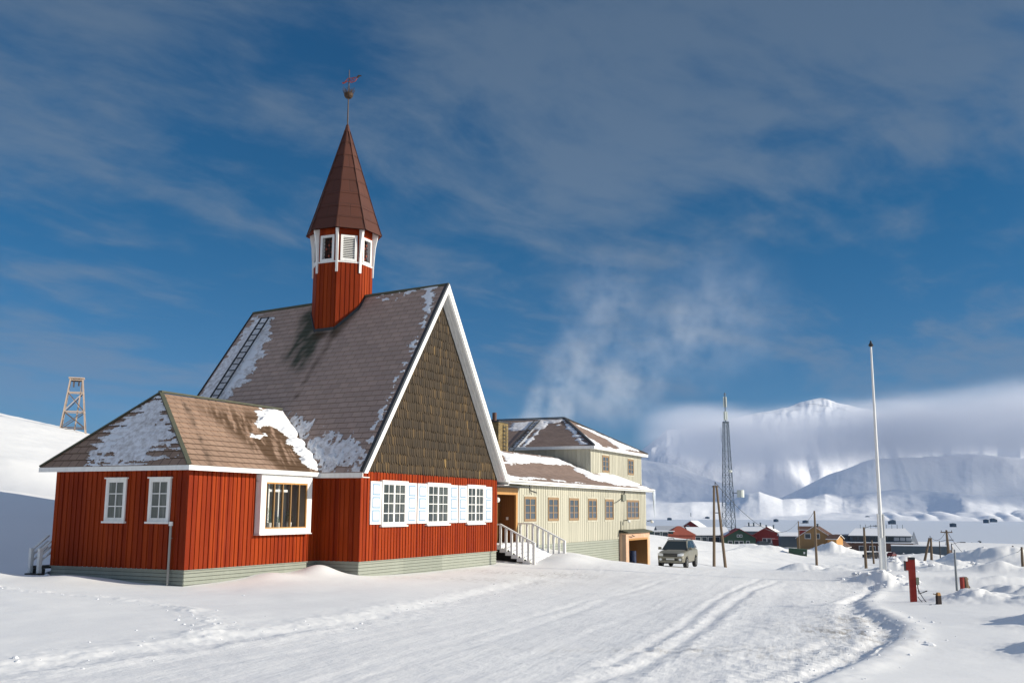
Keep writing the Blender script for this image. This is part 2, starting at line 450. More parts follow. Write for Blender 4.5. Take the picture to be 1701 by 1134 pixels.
for px, py, d in [(0, 1000, 22), (0, 952, 34), (40, 930, 38), (88, 846, 45.6), (0, 828, 46), (-120, 800, 48), (0, 765, 76), (0, 725, 120), (0, 690, 172), (90, 707, 172), (150, 722, 172), (-150, 650, 175),
                  (80, 775, 90), (60, 716, 260), (0, 702, 260), (0, 716, 420), (-200, 690, 300), (-200, 870, 60), (200, 735, 172), (300, 770, 172), (450, 815, 172), (600, 835, 172), (800, 858, 172), (950, 868, 172), (300, 850, 80), (600, 865, 85), (850, 880, 90),
                  (1085, 944, 60), (1160, 944, 62), (1085, 889, 190), (1085, 893, 320), (1186, 941, 98), (1186, 901, 200), (1200, 885, 480), (1186, 912, 300), (1300, 916, 205), (1300, 914, 290), (1080, 905, 110),
                  (1355, 945, 137), (1355, 926, 200), (1355, 914, 285), (1438, 948, 150), (1438, 928, 225), (1450, 918, 290),
                  (1468, 956, 44), (1400, 952, 60), (1460, 952, 88), (1300, 952, 60), (1300, 948, 90), (1516, 1003, 26), (1516, 953, 60), (1530, 947, 90), (1530, 938, 150), (1530, 922, 290),
                  (1700, 1060, 17), (1700, 1003, 25), (1700, 968, 42), (1690, 942, 75), (1690, 931, 110), (1690, 922, 170), (1690, 905, 420), (1900, 960, 50), (1900, 925, 170), (2300, 1000, 30),
                  (1450, 896, 600), (1200, 884, 600), (1600, 892, 640)]:
    CT.append(tuple(at(px, py, d)))
for a, r, z in [(-90, 8, -1.6), (-90, 60, -1), (-90, 300, 30), (-60, 30, -1.4), (-60, 100, 6), (-60, 300, 28), (90, 12, -2.2), (90, 60, -4), (90, 300, -22), (180, 10, -1.8), (180, 60, -1), (180, 300, 10),
                (60, 25, -2.4), (60, 80, -5), (60, 300, -20), (-40, 600, 42), (-90, 700, 110), (90, 700, -35), (45, 700, -35), (180, 700, 40)]:
    CT.append((r*math.sin(R_(a)), r*math.cos(R_(a)), z))
CT = np.array(CT)
def qc(x, y):
    r = np.sqrt(x*x+y*y+4.0); a = np.arctan2(x, y)
    return np.stack([a*1.6, np.log(r)], -1)
def tps_fit(P, z, lam=2e-4):
    n = len(P); d = np.linalg.norm(P[:, None]-P[None], axis=-1); K = np.where(d > 0, d*d*np.log(d+1e-12), 0)+np.eye(n)*lam
    A = np.zeros((n+3, n+3)); A[:n, :n] = K; A[:n, n] = 1; A[:n, n+1:] = P; A[n, :n] = 1; A[n+1:, :n] = P.T
    return np.linalg.solve(A, np.concatenate([z, [0, 0, 0]]))
_P = qc(CT[:, 0], CT[:, 1]); _rr = np.sqrt(CT[:, 0]**2+CT[:, 1]**2)
_W = tps_fit(_P, CT[:, 2]/(_rr+6))
def base_z(x, y):
    x = np.atleast_1d(np.asarray(x, float)); y = np.atleast_1d(np.asarray(y, float)); out = np.empty(x.shape)
    for s in range(0, len(x), 60000):
        Q = qc(x[s:s+60000], y[s:s+60000]); d2 = ((Q[:, None]-_P[None])**2).sum(-1)
        K = .5*d2*np.log(d2+1e-12)
        out[s:s+60000] = K@_W[:-3]+_W[-3]+Q@_W[-2:]
    z = out*(np.sqrt(x*x+y*y)+6)
    # falls to the flat fjord beyond the town on the right
    r = np.hypot(x, y); t = sstep(r, 560, 900)
    az = np.degrees(np.arctan2(x, y))
    far = -35.0 + 120*sstep(-az, 12, 40)*sstep(r, 500, 1500)
    z = z*(1-t)+far*t
    return np.maximum(z, -35.0)
def gpx(px, py, d0=6, d1=400):      # where the line of sight of a pixel meets the base ground
    d = np.exp(np.linspace(math.log(d0), math.log(d1), 500)); r = ray(px, py)
    P = r[None]*(d/r[1])[:, None]; g = P[:, 2]-base_z(P[:, 0], P[:, 1])
    i = np.argmax(g < 0) if (g < 0).any() else len(d)-1
    return P[i, :2]
def poly(pts): return np.array([gpx(*p) for p in pts])
def seg_dist(x, y, L):
    """distance to a polyline, signed side (+ = right of travel) and the position along it"""
    best = np.full(x.shape, 1e9); side = np.zeros(x.shape); s_at = np.zeros(x.shape); acc = 0
    for (ax, ay), (bx, by) in zip(L[:-1], L[1:]):
        dx, dy = bx-ax, by-ay; ll = dx*dx+dy*dy+1e-9; t = np.clip(((x-ax)*dx+(y-ay)*dy)/ll, 0, 1)
        qx, qy = x-(ax+t*dx), y-(ay+t*dy); d = np.hypot(qx, qy); m = d < best
        best = np.where(m, d, best); side = np.where(m, np.sign(dy*qx-dx*qy), side); s_at = np.where(m, acc+t*math.sqrt(ll), s_at); acc += math.sqrt(ll)
    return best, side, s_at
BANK = poly([(-220, 1160), (0, 1112), (150, 1090), (300, 1071), (450, 1053), (600, 1026), (700, 1004), (790, 984), (880, 964), (985, 944)])
BANK2 = poly([(-100, 1150), (60, 1122), (230, 1097), (420, 1070), (560, 1046)])
OLDB = poly([(-80, 968), (60, 984), (180, 996), (300, 1012), (360, 1040), (330, 1060)])
EDGE = poly([(1467, 972), (1452, 985), (1428, 1000), (1440, 1018), (1474, 1033), (1497, 1046), (1490, 1064), (1455, 1088), (1405, 1112), (1340, 1140), (1270, 1180)])
TR = [poly(q) for q in ([(1292, 966), (1245, 982), (1208, 1008), (1170, 1042), (1120, 1078), (1060, 1108), (960, 1140)],
                        [(1262, 962), (1206, 984), (1168, 1010), (1134, 1040), (1086, 1072), (1010, 1106)],
                        [(1306, 968), (1298, 985), (1276, 1010), (1240, 1040), (1205, 1062), (1150, 1092)],
                        [(1180, 950), (1100, 966), (1020, 990), (960, 1012), (930, 1024)],
                        [(1160, 950), (1080, 966), (1000, 990), (900, 1020)],
                        [(1440, 985), (1404, 1000), (1412, 1028), (1420, 1056), (1390, 1080), (1330, 1104), (1240, 1134)],
                        [(1427, 990), (1395, 1002), (1400, 1030), (1405, 1052), (1370, 1074), (1300, 1098)],
                        [(480, 1150), (760, 1062), (960, 1001), (1120, 958)], [(545, 1150), (800, 1069), (990, 1005), (1140, 960)], [(100, 1150), (520, 1080), (780, 1020), (940, 985), (1100, 955)],
                        [(700, 1150), (900, 1085), (1060, 1020), (1200, 962)],
                        [(1310, 1010), (1335, 1030), (1330, 1055), (1290, 1078)])]
MOUNDS = [(1622, 1024, 25.6, .55, .85), (1650, 1022, 27, .55, 1.2), (1570, 1018, 28, .12, 1.4), (1466, 968, 42, .75, .8), (1478, 974, 40, .45, .9), (1440, 962, 43, .35, 1.0),
          (1340, 948, 95, 1.3, 2.2), (1385, 940, 75, .5, 2.2), (1500, 945, 62, 1.0, 1.8), (1525, 940, 62, 1.0, 1.5), (1560, 940, 58, .8, 1.8), (1600, 938, 66, 1.3, 2.0), (1640, 945, 60, 1.0, 2.2),
          (1655, 930, 95, 2.4, 5), (1600, 930, 100, 1.4, 5), (1690, 950, 50, .9, 2.5), (1675, 985, 33, .6, 1.7), (1640, 968, 42, .5, 1.8), (1480, 950, 60, 1.0, 1.2),
          (1395, 905, 255, 3.2, 7), (1375, 908, 250, 3.4, 6), (1415, 920, 235, 1.8, 6), (1290, 916, 200, 1.6, 5), (1400, 935, 160, 1.2, 5), (1530, 925, 250, 1.8, 10), (1500, 928, 200, 1.2, 6),
          (1825, 1030, 18.5, 1.0, 1.0), (1800, 1000, 24, 1.0, 1.2), (1790, 1075, 15, .55, .7), (1345, 952, 60, .35, .9),
          (1700, 925, 120, 2.4, 5), (1260, 905, 215, 1.2, 5), (1720, 1000, 30, .8, 1.6)]
MOUNDS = [(*at(a, b, c)[:2], hgt, w) for a, b, c, hgt, w in MOUNDS]
LD = [(-.95, .95, .30, .75), (-.5, .1, .08, 1.0), (-2.9, 1.35, .13, 1.0), (16.2, -1.6, .22, 1.3), (17.8, .2, .22, 1.5), (13.8, -2.1, .22, 1.2), (-7.4, 5.2, .12, 1.0), (-8.2, 7.6, .15, 1.0), (20.5, .2, .22, 1.5)]
LD = [(*lw(a, b, 0)[:2], c, d) for a, b, c, d in LD]
def ground(x, y, want_zone=False):
    x = np.atleast_1d(np.asarray(x, float)); y = np.atleast_1d(np.asarray(y, float)); z = base_z(x, y)
    r = np.hypot(x, y); near = 1-sstep(r, 90, 160)
    mid = 1-sstep(r, 350, 600)
    z = z + mid*(.035*fbm(x/3.2, y/3.2, 4, 3)*np.minimum(1+r/60, 4) + .25*fbm(x/22, y/22, 4, 9)*sstep(r, 25, 120))
    zone = np.zeros((len(x), 3))
    idx = np.where((r < 170) & (y > 0))[0]
    if len(idx):
        X, Y = x[idx], y[idx]; dz = np.zeros(len(idx))
        n1 = fbm(X/.9, Y/.9, 4, 21); n2 = fbm(X/.25, Y/.25, 3, 22)
        d, s, t = seg_dist(X, Y, BANK); sd_ = d*s     # + = road side
        lip = (.002+.014*n1)*np.exp(-(sd_+.10)**2/.16)
        endf = 1-sstep(np.hypot(X, Y), 34, 44)
        dz += lip*endf + .06*(1-sstep(sd_+.25*n1, -.45, .35))*np.exp(-np.maximum(-sd_, 0)/7)*endf
        dz += .02*n2*np.exp(-(sd_)**2/.8)
        road = sstep(sd_, -.1, .6)
        d, s, t = seg_dist(X, Y, BANK2); dz += (.025+.03*n1)*np.exp(-d*d/.07)
        d, s, t = seg_dist(X, Y, OLDB); dz += (.01+.06*np.maximum(n1, 0)+.05*np.maximum(n2, 0))*np.exp(-d*d/.12)
        d, s, t = seg_dist(X, Y, EDGE); so = -d*s      # sign fixed below
        so = np.where(EDGE_SIGN*d*s > 0, d, -d)        # + = outside, deep snow
        up = sstep(so, -.18, .12)
        dz += .045*up*np.exp(-np.maximum(so, 0)/3.0) + (.03+.045*n1)*np.exp(-(so-.25)**2/.05)
        dz += (.022*n1+.030*n2)*np.exp(-np.maximum(-so, 0)/1.5)*(so < 0)
        dz -= .035*np.exp(-(so+.25)**2/.03)
        road = road*(1-sstep(so, -.15, .1))*(1-sstep(np.hypot(X, Y), 75, 110))
        for k, L in enumerate(TR):
            d, s, t = seg_dist(X, Y, L); dep = (.021, .015, .012, .009, .007, .012, .012, .0035, .0035, .003, .004, .007)[k]; w = (.14, .11, .3, .15, .15, .12, .12, .10, .10, .12, .12, .5)[k]
            dz += -dep*np.exp(-d*d/(w*w))*(1+.6*n1) + .32*dep*np.exp(-(d-2.0*w)**2/(w*w))*(1+1.6*n2)
            if k in (5, 6): dz += .012*np.sin(t*2*math.pi/.22)*np.exp(-d*d/.04)
        dz += road*(.003*n1 + .004*n2)
        # long soft streaks of the graded surface
        ca, sa = math.cos(R_(75)), math.sin(R_(75)); a_ = X*ca+Y*sa; b_ = -X*sa+Y*ca
        dz += road*(.007*fbm(a_/9, b_/.6, 4, 31)+.002*fbm(a_/2.5, b_/.14, 3, 33))
        z[idx] += dz*near[idx]
        zone[idx, 1] = road
        for (px, py, rx, ry, st) in ((1400, 1050, .8, 1.7, 1.), (1412, 1030, .5, 1.2, .9), (890, 955, 2.8, 1.5, .8), (800, 966, 3.5, 1.2, .5), (1150, 1082, 2.4, .25, .6), (1290, 1092, 1.5, .3, .5), (1230, 1080, 2.5, .4, .45)):
            q = gpx(px, py); zone[idx, 0] = np.maximum(zone[idx, 0], st*np.exp(-((X-q[0])/rx)**2-((Y-q[1])/ry)**2))
    for (mx, my, hh, w) in MOUNDS:
        m = (np.abs(x-mx) < 4*w) & (np.abs(y-my) < 4*w)
        if m.any():
            X, Y = x[m], y[m]; q = np.hypot(X-mx, Y-my)/w
            n = fbm(X/w*1.3, Y/w*1.3, 3, int(abs(mx*10)) % 97)
            z[m] += .5*hh*np.exp(-q**2*1.1)*(1+.9*n) + .16*hh*np.abs(fbm(X/w*3, Y/w*3, 3, 5))*np.exp(-q*q*.6)
    for (mx, my, hh, w) in LD:
        q = np.hypot(x-mx, y-my)/w; z += hh*np.exp(-q**2*1.4)
    if want_zone:
        zone[:, 2] = sstep(r, 900, 1300)*(z < -34)*.6
        return z, zone
    return z
# which side of the trench edge is the outside (towards larger x)
_t = gpx(1600, 1100); _d, _s, _q = seg_dist(np.array([_t[0]]), np.array([_t[1]]), EDGE); EDGE_SIGN = float(_s[0]) or 1.0
_t = gpx(1000, 1100); _d, _s, _q = seg_dist(np.array([_t[0]]), np.array([_t[1]]), BANK)
if _s[0] < 0: BANK = BANK[::-1]

def grid_obj(name, X, Y, Z, m, colors=None, cname='zone', wrap=False, **props):
    nr, na = X.shape; me = bpy.data.meshes.new(name)
    co = np.stack([X, Y, Z], -1).reshape(-1, 3).astype('f')
    i = np.arange(nr-1)[:, None]; j = np.arange(na if wrap else na-1)[None]; j2 = (j+1) % na
    q = np.stack([i*na+j, i*na+j2, (i+1)*na+j2, (i+1)*na+j], -1).reshape(-1, 4)
    me.vertices.add(len(co)); me.vertices.foreach_set('co', co.ravel())
    me.loops.add(q.size); me.loops.foreach_set('vertex_index', q.ravel().astype('i'))
    me.polygons.add(len(q)); me.polygons.foreach_set('loop_start', np.arange(0, q.size, 4, dtype='i'))
    me.polygons.foreach_set('use_smooth', np.ones(len(q), bool))
    me.materials.append(m); me.update(calc_edges=True)
    if colors is not None:
        c = me.color_attributes.new(cname, 'FLOAT_COLOR', 'POINT')
        cc = np.ones((len(co), 4), 'f'); cc[:, :colors.shape[-1]] = colors.reshape(len(co), -1); c.data.foreach_set('color', cc.ravel())
    o = bpy.data.objects.new(name, me); COL.objects.link(o)
    for k, x in props.items(): o[k] = x
    return o
def build_ground():
    inv = np.linspace(1/7.5, 1/75., 520); r1 = 1/inv
    r = np.concatenate([np.linspace(.6, 7.2, 14), r1, np.exp(np.linspace(math.log(75.6), math.log(900), 300)), np.exp(np.linspace(math.log(920), math.log(30000), 40))])
    a = np.concatenate([np.radians(np.linspace(-33, 36, 1120)), np.radians(np.linspace(37, 325, 110))])
    A, Rr = np.meshgrid(a, r); X = Rr*np.sin(A); Y = Rr*np.cos(A)
    z, zone = ground(X.ravel(), Y.ravel(), True)
    o = grid_obj('ground', X, Y, z.reshape(X.shape), M_ground, zone, wrap=True, kind='structure')
    me = o.data
    # close the hole under the camera
    v0 = len(me.vertices)
build_ground()

# ------------------------------------------------------------------ far mountains across the fjord
def build_mountains():
    def azx(px): r = ray(px, 846); return math.atan2(r[0], r[1])
    def prof(pts):
        xs = np.array([azx(p[0]) for p in pts]); el = []
        for p in pts:
            r = ray(p[0], p[1]); el.append(r[2]/math.hypot(r[0], r[1]))
        return xs, np.array(el)
    a = np.linspace(azx(900), azx(2500), 900)
    rr = np.concatenate([np.linspace(4000, 6500, 190), np.linspace(6520, 10500, 110)])
    A, Rr = np.meshgrid(a, rr); X = Rr*np.sin(A); Y = Rr*np.cos(A)
    z = np.full(X.shape, -38.0)
    def crest(pts, r0, wf, wb, rough, seed, rid=0.0, conc=1.0, turn=0.0, flute=0.0):
        xs, el = prof(pts); E_ = np.interp(A, xs, el)
        rc = r0*(1+.06*fbm(A*9, A*0+seed, 3, seed)+turn*(A-azx(1400)))
        hgt = E_*rc+35
        t = (Rr-rc); s = np.where(t < 0, np.clip(1+t/wf, 0, 1)**conc, np.clip(1-t/wb, 0, 1))
        s = s*s*(3-2*s)*.5+s*.5
        n = fbm(X/700, Y/700, 6, seed); rg = 1-2*np.abs(fbm(A*rid*8+.35*n, Rr/2600, 4, seed+5)) if rid else 0
        e_ = s*(1-s)*4
        fl = flute*hgt*(1-2*np.abs(fbm(A*70+.6*n, Rr/3000, 4, seed+9)))*e_*s if flute else 0
        return fl-38+hgt*s*(1+rough*n*(1-s*.9)) + hgt*.10*e_*(rg if rid else 0)
    far = [(900, 800), (1060, 752), (1110, 712), (1180, 702), (1240, 688), (1265, 684), (1290, 681), (1312, 676), (1340, 668), (1362, 662), (1378, 660), (1398, 665), (1425, 671), (1450, 676),
           (1500, 696), (1560, 706), (1610, 696), (1650, 682), (1701, 668), (1800, 650), (2000, 670), (2500, 720)]
    z = np.maximum(z, crest(far, 8600, 2100, 2500, .24, 3, 2.6, 1.25, .9, .045))
    left = [(900, 790), (1000, 765), (1060, 762), (1120, 770), (1200, 800), (1260, 826), (1330, 850), (2500, 900)]
    z = np.maximum(z, crest(left, 6600, 1500, 2200, .14, 11, 2.2, 1.1, .15, .02))
    shoulder = [(900, 860), (1230, 846), (1300, 824), (1370, 790), (1455, 761), (1500, 758), (1545, 756), (1562, 757), (1600, 752), (1640, 751), (1701, 757), (1800, 752), (2500, 780)]
    z = np.maximum(z, crest(shoulder, 5900, 640, 2500, .20, 23, 2.2, .85, 1.0, .03))
    foot = [(900, 850), (1085, 836), (1150, 832), (1205, 834), (1240, 822), (1262, 817), (1300, 830), (1340, 828), (1372, 818), (1400, 824), (1440, 818), (1500, 812), (1560, 816), (1590, 820), (1640, 824), (1701, 826), (2500, 830)]
    z = np.maximum(z, crest(foot, 5000, 550, 1400, .40, 37, 2.5, 1.2, .3))
    # coastal bluffs with little gullies
    gul = 9+9*np.abs(np.sin(A*150+3*fbm(A*30, A*0, 2, 5)+(Rr-4230)*.004))*sstep(A, azx(1440), azx(1490))
    bl = np.clip((Rr-4230)/130, 0, 1); z = np.maximum(z, -37+bl*(gul+ (Rr-4230).clip(0, 3000)*.035+6*fbm(X/140, Y/140, 4, 71)))
    z += (20*fbm(X/420, Y/420, 6, 55, .55)+10*(.35-np.abs(fbm(X/230, Y/330, 4, 66))))*sstep(Rr, 4400, 5000)
    xs, el = prof(far)
    el_now = z/Rr
    rock = (sstep(el_now, .075, .10))*sstep(Rr, 7200, 7800)
    col = np.stack([rock, rock, rock], -1)
    grid_obj('mountains', X, Y, z, M_mtn, col, 'rock', kind='structure')
build_mountains()

# ------------------------------------------------------------------ building helpers (local metres: x along the fronts, -y towards the viewer)
def clad(p0, d, L, z0, z1, n, m, spacing=.21, bw=.15, pr=.024, mb=None, top=None, seed=0):
    """upright board cladding from p0 along d (unit xy), outward normal n"""
    b = mb or MB(); rnd = random.Random(seed)
    d = Vector((*d, 0)); n = Vector((*n, 0)); p = Vector((*p0, 0)); k = int(L/spacing)+1; sp = L/max(1, round(L/spacing))
    zt = (lambda s: z1) if top is None else top
    b.face([p+Vector((0, 0, z0)), p+d*L+Vector((0, 0, z0)), p+d*L+Vector((0, 0, zt(L))), p+Vector((0, 0, zt(0)))], m)
    s = 0
    while s < L-.01:
        w = bw+rnd.uniform(-.008, .008); e2 = min(s+w, L); o = pr+rnd.uniform(-.003, .003)
        a0, a1 = p+d*s, p+d*e2; q0, q1 = a0+n*o, a1+n*o
        zb = z0-.006-rnd.random()*.008
        Z0 = Vector((0, 0, zb)); t0, t1 = Vector((0, 0, zt(s))), Vector((0, 0, zt(e2)))
        b.face([q0+Z0, q1+Z0, q1+t1, q0+t0], m)
        b.face([a0+Z0, q0+Z0, q0+t0, a0+t0], m); b.face([q1+Z0, a1+Z0, a1+t1, q1+t1], m); b.face([a0+Z0, a1+Z0, q1+Z0, q0+Z0], m)
        s += sp
    return b
def lap(p0, d, L, z0, z1, n, m, step=.105, pr=.02):
    """horizontal boards, every lower edge proud"""
    b = MB(); d = Vector((*d, 0)); n = Vector((*n, 0)); p = Vector((*p0, 0)); k = max(1, round((z1-z0)/step)); st = (z1-z0)/k
    for i in range(k):
        a, c = z0+i*st, z0+(i+1)*st
        A = p+n*pr+Vector((0, 0, a+.014)); B = p+d*L+n*pr+Vector((0, 0, a+.014)); D = p+n*.007+Vector((0, 0, c)); E = p+d*L+n*.007+Vector((0, 0, c))
        b.face([A, B, E, D], m)
        A0 = p-n*.012+Vector((0, 0, a+.014)); B0 = p+d*L-n*.012+Vector((0, 0, a+.014)); A1 = p-n*.012+Vector((0, 0, a)); B1 = p+d*L-n*.012+Vector((0, 0, a))
        b.face([A0, B0, B, A], m); b.face([A1, B1, B0, A0], M_dark_gap)
        b.face([A1, A0, A, D], m); b.face([B1, B0, B, E], m)
    return b
CLIP = {}
def slates(poly4, course, m, name, parent, colw=.5, stainf=None, lift=.022, flat_top=None):
    """a roof plane from a,b (eave) to c,d (top): stepped courses; uv in metres"""
    a, b_, c, d = [Vector(p) for p in poly4]; ex = (b_-a).normalized(); nrm = ex.cross(d-a if (d-a).length > .01 else c-b_).normalized(); ey = nrm.cross(ex)
    if nrm.z < 0: nrm = -nrm; 
    ey = nrm.cross(ex); 
    if ey.z < 0: ey = -ey
    H = (c-b_).dot(ey); rows = max(1, round(H/course)); st = H/rows
    o = MB(); cols = []
    if flat_top is not None: c, d = Vector((c.x, c.y, flat_top)), Vector((d.x, d.y, flat_top)); nrm = ex.cross(d-a).normalized(); nrm = nrm if nrm.z > 0 else -nrm; ey = nrm.cross(ex); ey = ey if ey.z > 0 else -ey; H = (c-b_).dot(ey)
    rows = max(1, round(H/course)); st = H/rows; c2, d2 = Vector(poly4[2]), Vector(poly4[3])
    def ends(v):
        t = v/H; l = a.lerp(d, t); r = b_.lerp(c, t); return (l-a).dot(ex), (r-a).dot(ex)
    for i in range(rows):
        v0, v1 = i*st, (i+1)*st
        l0, r0 = ends(v0); l1, r1 = ends(v1); k = max(1, int(max(r0-l0, r1-l1)/colw))
        for j in range(k):
            s0, s1 = j/k, (j+1)/k
            q = [(l0+(r0-l0)*s0, v0), (l0+(r0-l0)*s1, v0), (l1+(r1-l1)*s1, v1), (l1+(r1-l1)*s0, v1)]
            sp_ = ((s0, v0), (s1, v0), (s1, v1), (s0, v1))
            P = [a.lerp(d2, v/H).lerp(b_.lerp(c2, v/H), s_)+nrm*(lift if w < 2 else .004) for w, (s_, v) in enumerate(sp_)]
            o.face(P, m, uv=q); cols += [q_ for q_ in q]
            if i > 0 or True:
                o.face([P[0]-nrm*(lift+.01), P[1]-nrm*(lift+.01), P[1], P[0]], m, uv=[q[0], q[1], q[1], q[0]]); cols += [q[0], q[1], q[1], q[0]]
    ob = o.build(name, parent)
    if stainf is not None:
        ca = ob.data.color_attributes.new('stain', 'FLOAT_COLOR', 'CORNER'); arr = np.array(cols); cc = np.ones((len(arr), 4), 'f')
        cc[:, 0], cc[:, 1] = stainf(arr[:, 0], arr[:, 1]); cc[:, 2] = 0
        ca.data.foreach_set('color', cc.ravel())
    L_ = [((Vector(p)-a).dot(ex), (Vector(p)-a).dot(ey)) for p in poly4]
    CLIP[tuple(round(q, 4) for q in (*a, *nrm))] = L_
    return ob, (a, ex, ey, nrm)
def pip(x, y, poly_):
    ins = np.zeros(x.shape, bool); n = len(poly_)
    dmin = np.full(x.shape, 1e9)
    for i in range(n):
        (x0, y0), (x1, y1) = poly_[i], poly_[(i+1) % n]
        c = ((y0 > y) != (y1 > y)) & (x < (x1-x0)*(y-y0)/((y1-y0) or 1e-9)+x0); ins ^= c
        dx, dy = x1-x0, y1-y0; t = np.clip(((x-x0)*dx+(y-y0)*dy)/(dx*dx+dy*dy+1e-9), 0, 1); dmin = np.minimum(dmin, np.hypot(x-x0-t*dx, y-y0-t*dy))
    return np.where(ins, dmin, -dmin)
def snow_patch(frame, polys, parent, m=None, res=.035, amp=.25, fr=(1.2, 3.5), thr=0.0, thick=.06, seed=1, name='snow_patch', lift=.028, soft=.22, clip=None, rows=None):
    """snow lying on a roof plane; polys are photo pixels of its outline"""
    if len(polys) > 1:
        for P in polys: snow_patch(frame, [P], parent, m, res, amp, fr, thr, thick, seed, name, lift, soft, clip, rows)
        return
    a, ex, ey, n = frame; m = m or M_snowroof; o = MB()
    for P in polys:
        L = [np.array(lhit(x, y, a+n*lift, n))-np.array(a) for x, y in P]; L = [(p@np.array(ex), p@np.array(ey)) for p in L]
        A = np.array(L); x0, y0 = A.min(0)-.3; x1, y1 = A.max(0)+.3
        gx, gy = np.meshgrid(np.arange(x0, x1, res), np.arange(y0, y1, res))
        s = pip(gx, gy, L)+amp*1.6*fbm(gx*fr[0], gy*fr[1], 5, seed, .62)-thr
        if rows:   # snow hangs on at the slate edges
            s = s + rows[1]*(((gy/rows[0]) % 1.0) < .42)-rows[1]*.5
        s = np.minimum(s, pip(gx, gy, CLIP[tuple(round(q, 4) for q in (*a, *n))])-.03) if (name == 'snow_patch') else s
        if clip is not None: s = np.minimum(s, clip(gx, gy))
        hh = thick*sstep(s, 0, soft)*(1+.5*fbm(gx*3, gy*3, 4, seed+3))
        keep = (s > 0); idx = -np.ones(s.shape, int); cells = keep[:-1, :-1] | keep[1:, :-1] | keep[:-1, 1:] | keep[1:, 1:]
        cells &= (np.minimum.reduce([s[:-1, :-1], s[1:, :-1], s[:-1, 1:], s[1:, 1:]]) > -res*1.5)
        hz = np.where(keep, np.maximum(hh, .004), -.02)
        pts = np.array(a)[None, None]+gx[..., None]*np.array(ex)+gy[..., None]*np.array(ey)+(hz+lift)[..., None]*np.array(n)
        if frame is frL:
            zr = ZR0+(ZR1-ZR0)*(pts[..., 1]-YF)/(YB-YF); pts[..., 2] = ZE+(pts[..., 0]-EL_)*(zr-ZE)/(XR-EL_)+(hz+lift)/n[2]
        iy, ix = np.where(cells)
        for yy, xx in zip(iy, ix):
            o.f.append(tuple(len(o.v)+k for k in range(4)))
            o.v += [tuple(pts[yy, xx]), tuple(pts[yy, xx+1]), tuple(pts[yy+1, xx+1]), tuple(pts[yy+1, xx])]
            o.uv += [(0, 0)]*4; o.mi.append(o.mat(m)); o.sm.append(True)
    if not o.f: return None
    ob = o.build(name, parent)
    import bmesh
    bm = bmesh.new(); bm.from_mesh(ob.data); bmesh.ops.remove_doubles(bm, verts=bm.verts, dist=.0005); bm.to_mesh(ob.data); bm.free()
    return ob
def window(parent, loc, rz, w, h, cols, rows, fm, gm, trim=.07, tm=None, out=.075, sill=True, mull=None, sash=None, bar=.028, name='window', head=False):
    """canonical: lies in the xz plane, faces -y, lower left corner of the outer trim at the origin"""
    b = MB(); tm = tm or fm
    for (a, c) in (((0, 0), (w, trim)), ((0, h-trim), (w, h)), ((0, trim), (trim, h-trim)), ((w-trim, trim), (w, h-trim))):
        b.box((a[0], -out, a[1]), (c[0], .02, c[1]), tm)
    if sill: b.box((-.05, -out-.05, -.045), (w+.05, -.001, .012), tm)
    if head: b.box((-.05, -out-.035, h-.012), (w+.05, -.001, h+.03), tm)
    f = b.build(name, parent); f.location = loc; f.rotation_euler = (0, 0, rz)
    s = MB(); iw, ih = w-2*trim, h-2*trim; cw = sash or .035
    y0, y1 = -out+.018, -.034
    for (a, c) in (((0, 0), (iw, cw)), ((0, ih-cw), (iw, ih)), ((0, cw), (cw, ih-cw)), ((iw-cw, cw), (iw, ih-cw))):
        s.box((trim+a[0], y0-.004, trim+a[1]), (trim+c[0], y1, trim+c[1]), fm)
    for i in range(1, cols):
        x = trim+iw*i/cols; bw = (mull if (mull and (i*2 == cols or (cols == 3))) else bar)
        s.box((x-bw/2, y0-(.003 if bw > bar else 0), trim+cw), (x+bw/2, y1, trim+ih-cw), fm)
    for j in range(1, rows):
        z = trim+ih*j/rows; s.box((trim+cw, y0+.003, z-bar/2), (trim+iw-cw, y1, z+bar/2), fm)
    s.build('sash', f)
    g = MB(); g.face([(trim, -.036, trim), (w-trim, -.036, trim), (w-trim, -.036, h-trim), (trim, -.036, h-trim)], gm)
    g.build('pane', f)
    return f
L2Wl = lambda p: Vector(tuple(C0 + U*p[0] + Vb*p[1] + np.array([0, 0, p[2]])))

# ------------------------------------------------------------------ the church
church = empty('church', M=L2W, label='red timber church with a steep gabled hall, low hipped wing and pointed bell tower', cat='church')
X = Vector((1, 0, 0)); Y_ = Vector((0, 1, 0))
ZP = -1.0
clad((-6.52, 1.74), (1, 0), 6.52, 0, 2.96, (0, -1), M_red, .2, .135, seed=1).build('wall', church)
clad((-6.52, 7.12), (0, -1), 5.38, 0, 2.96, (-1, 0), M_red, .2, .135, seed=2).build('wall', church)
clad((0, 1.74), (0, -1), 1.74, 0, 3.0, (-1, 0), M_red, .2, .135, seed=3).build('wall', church)
clad((0, 0), (1, 0), 10.95, 0, 3.06, (0, -1), M_red, .208, .14, seed=4).build('wall', church)
clad((10.95, 0), (0, 1), 9.2, 0, 3.0, (1, 0), M_red, .2, .135, seed=5).build('wall', church)
clad((-6.52, 7.12), (1, 0), 6.52, 0, 2.96, (0, 1), M_red, .2, .135, seed=6).build('wall', church)
b = clad((0, 9.2), (1, 0), 10.95, 0, 3.2, (0, 1), M_red, .2, .135, seed=7)
b.face([(0, 9.2, 3.2), (10.95, 9.2, 3.2), (5.5, 9.2, 10.2)], M_red); b.build('wall', church)
clad((0, 9.2), (0, -1), 2.1, 0, 3.0, (-1, 0), M_red, .2, .135, seed=8).build('wall', church)
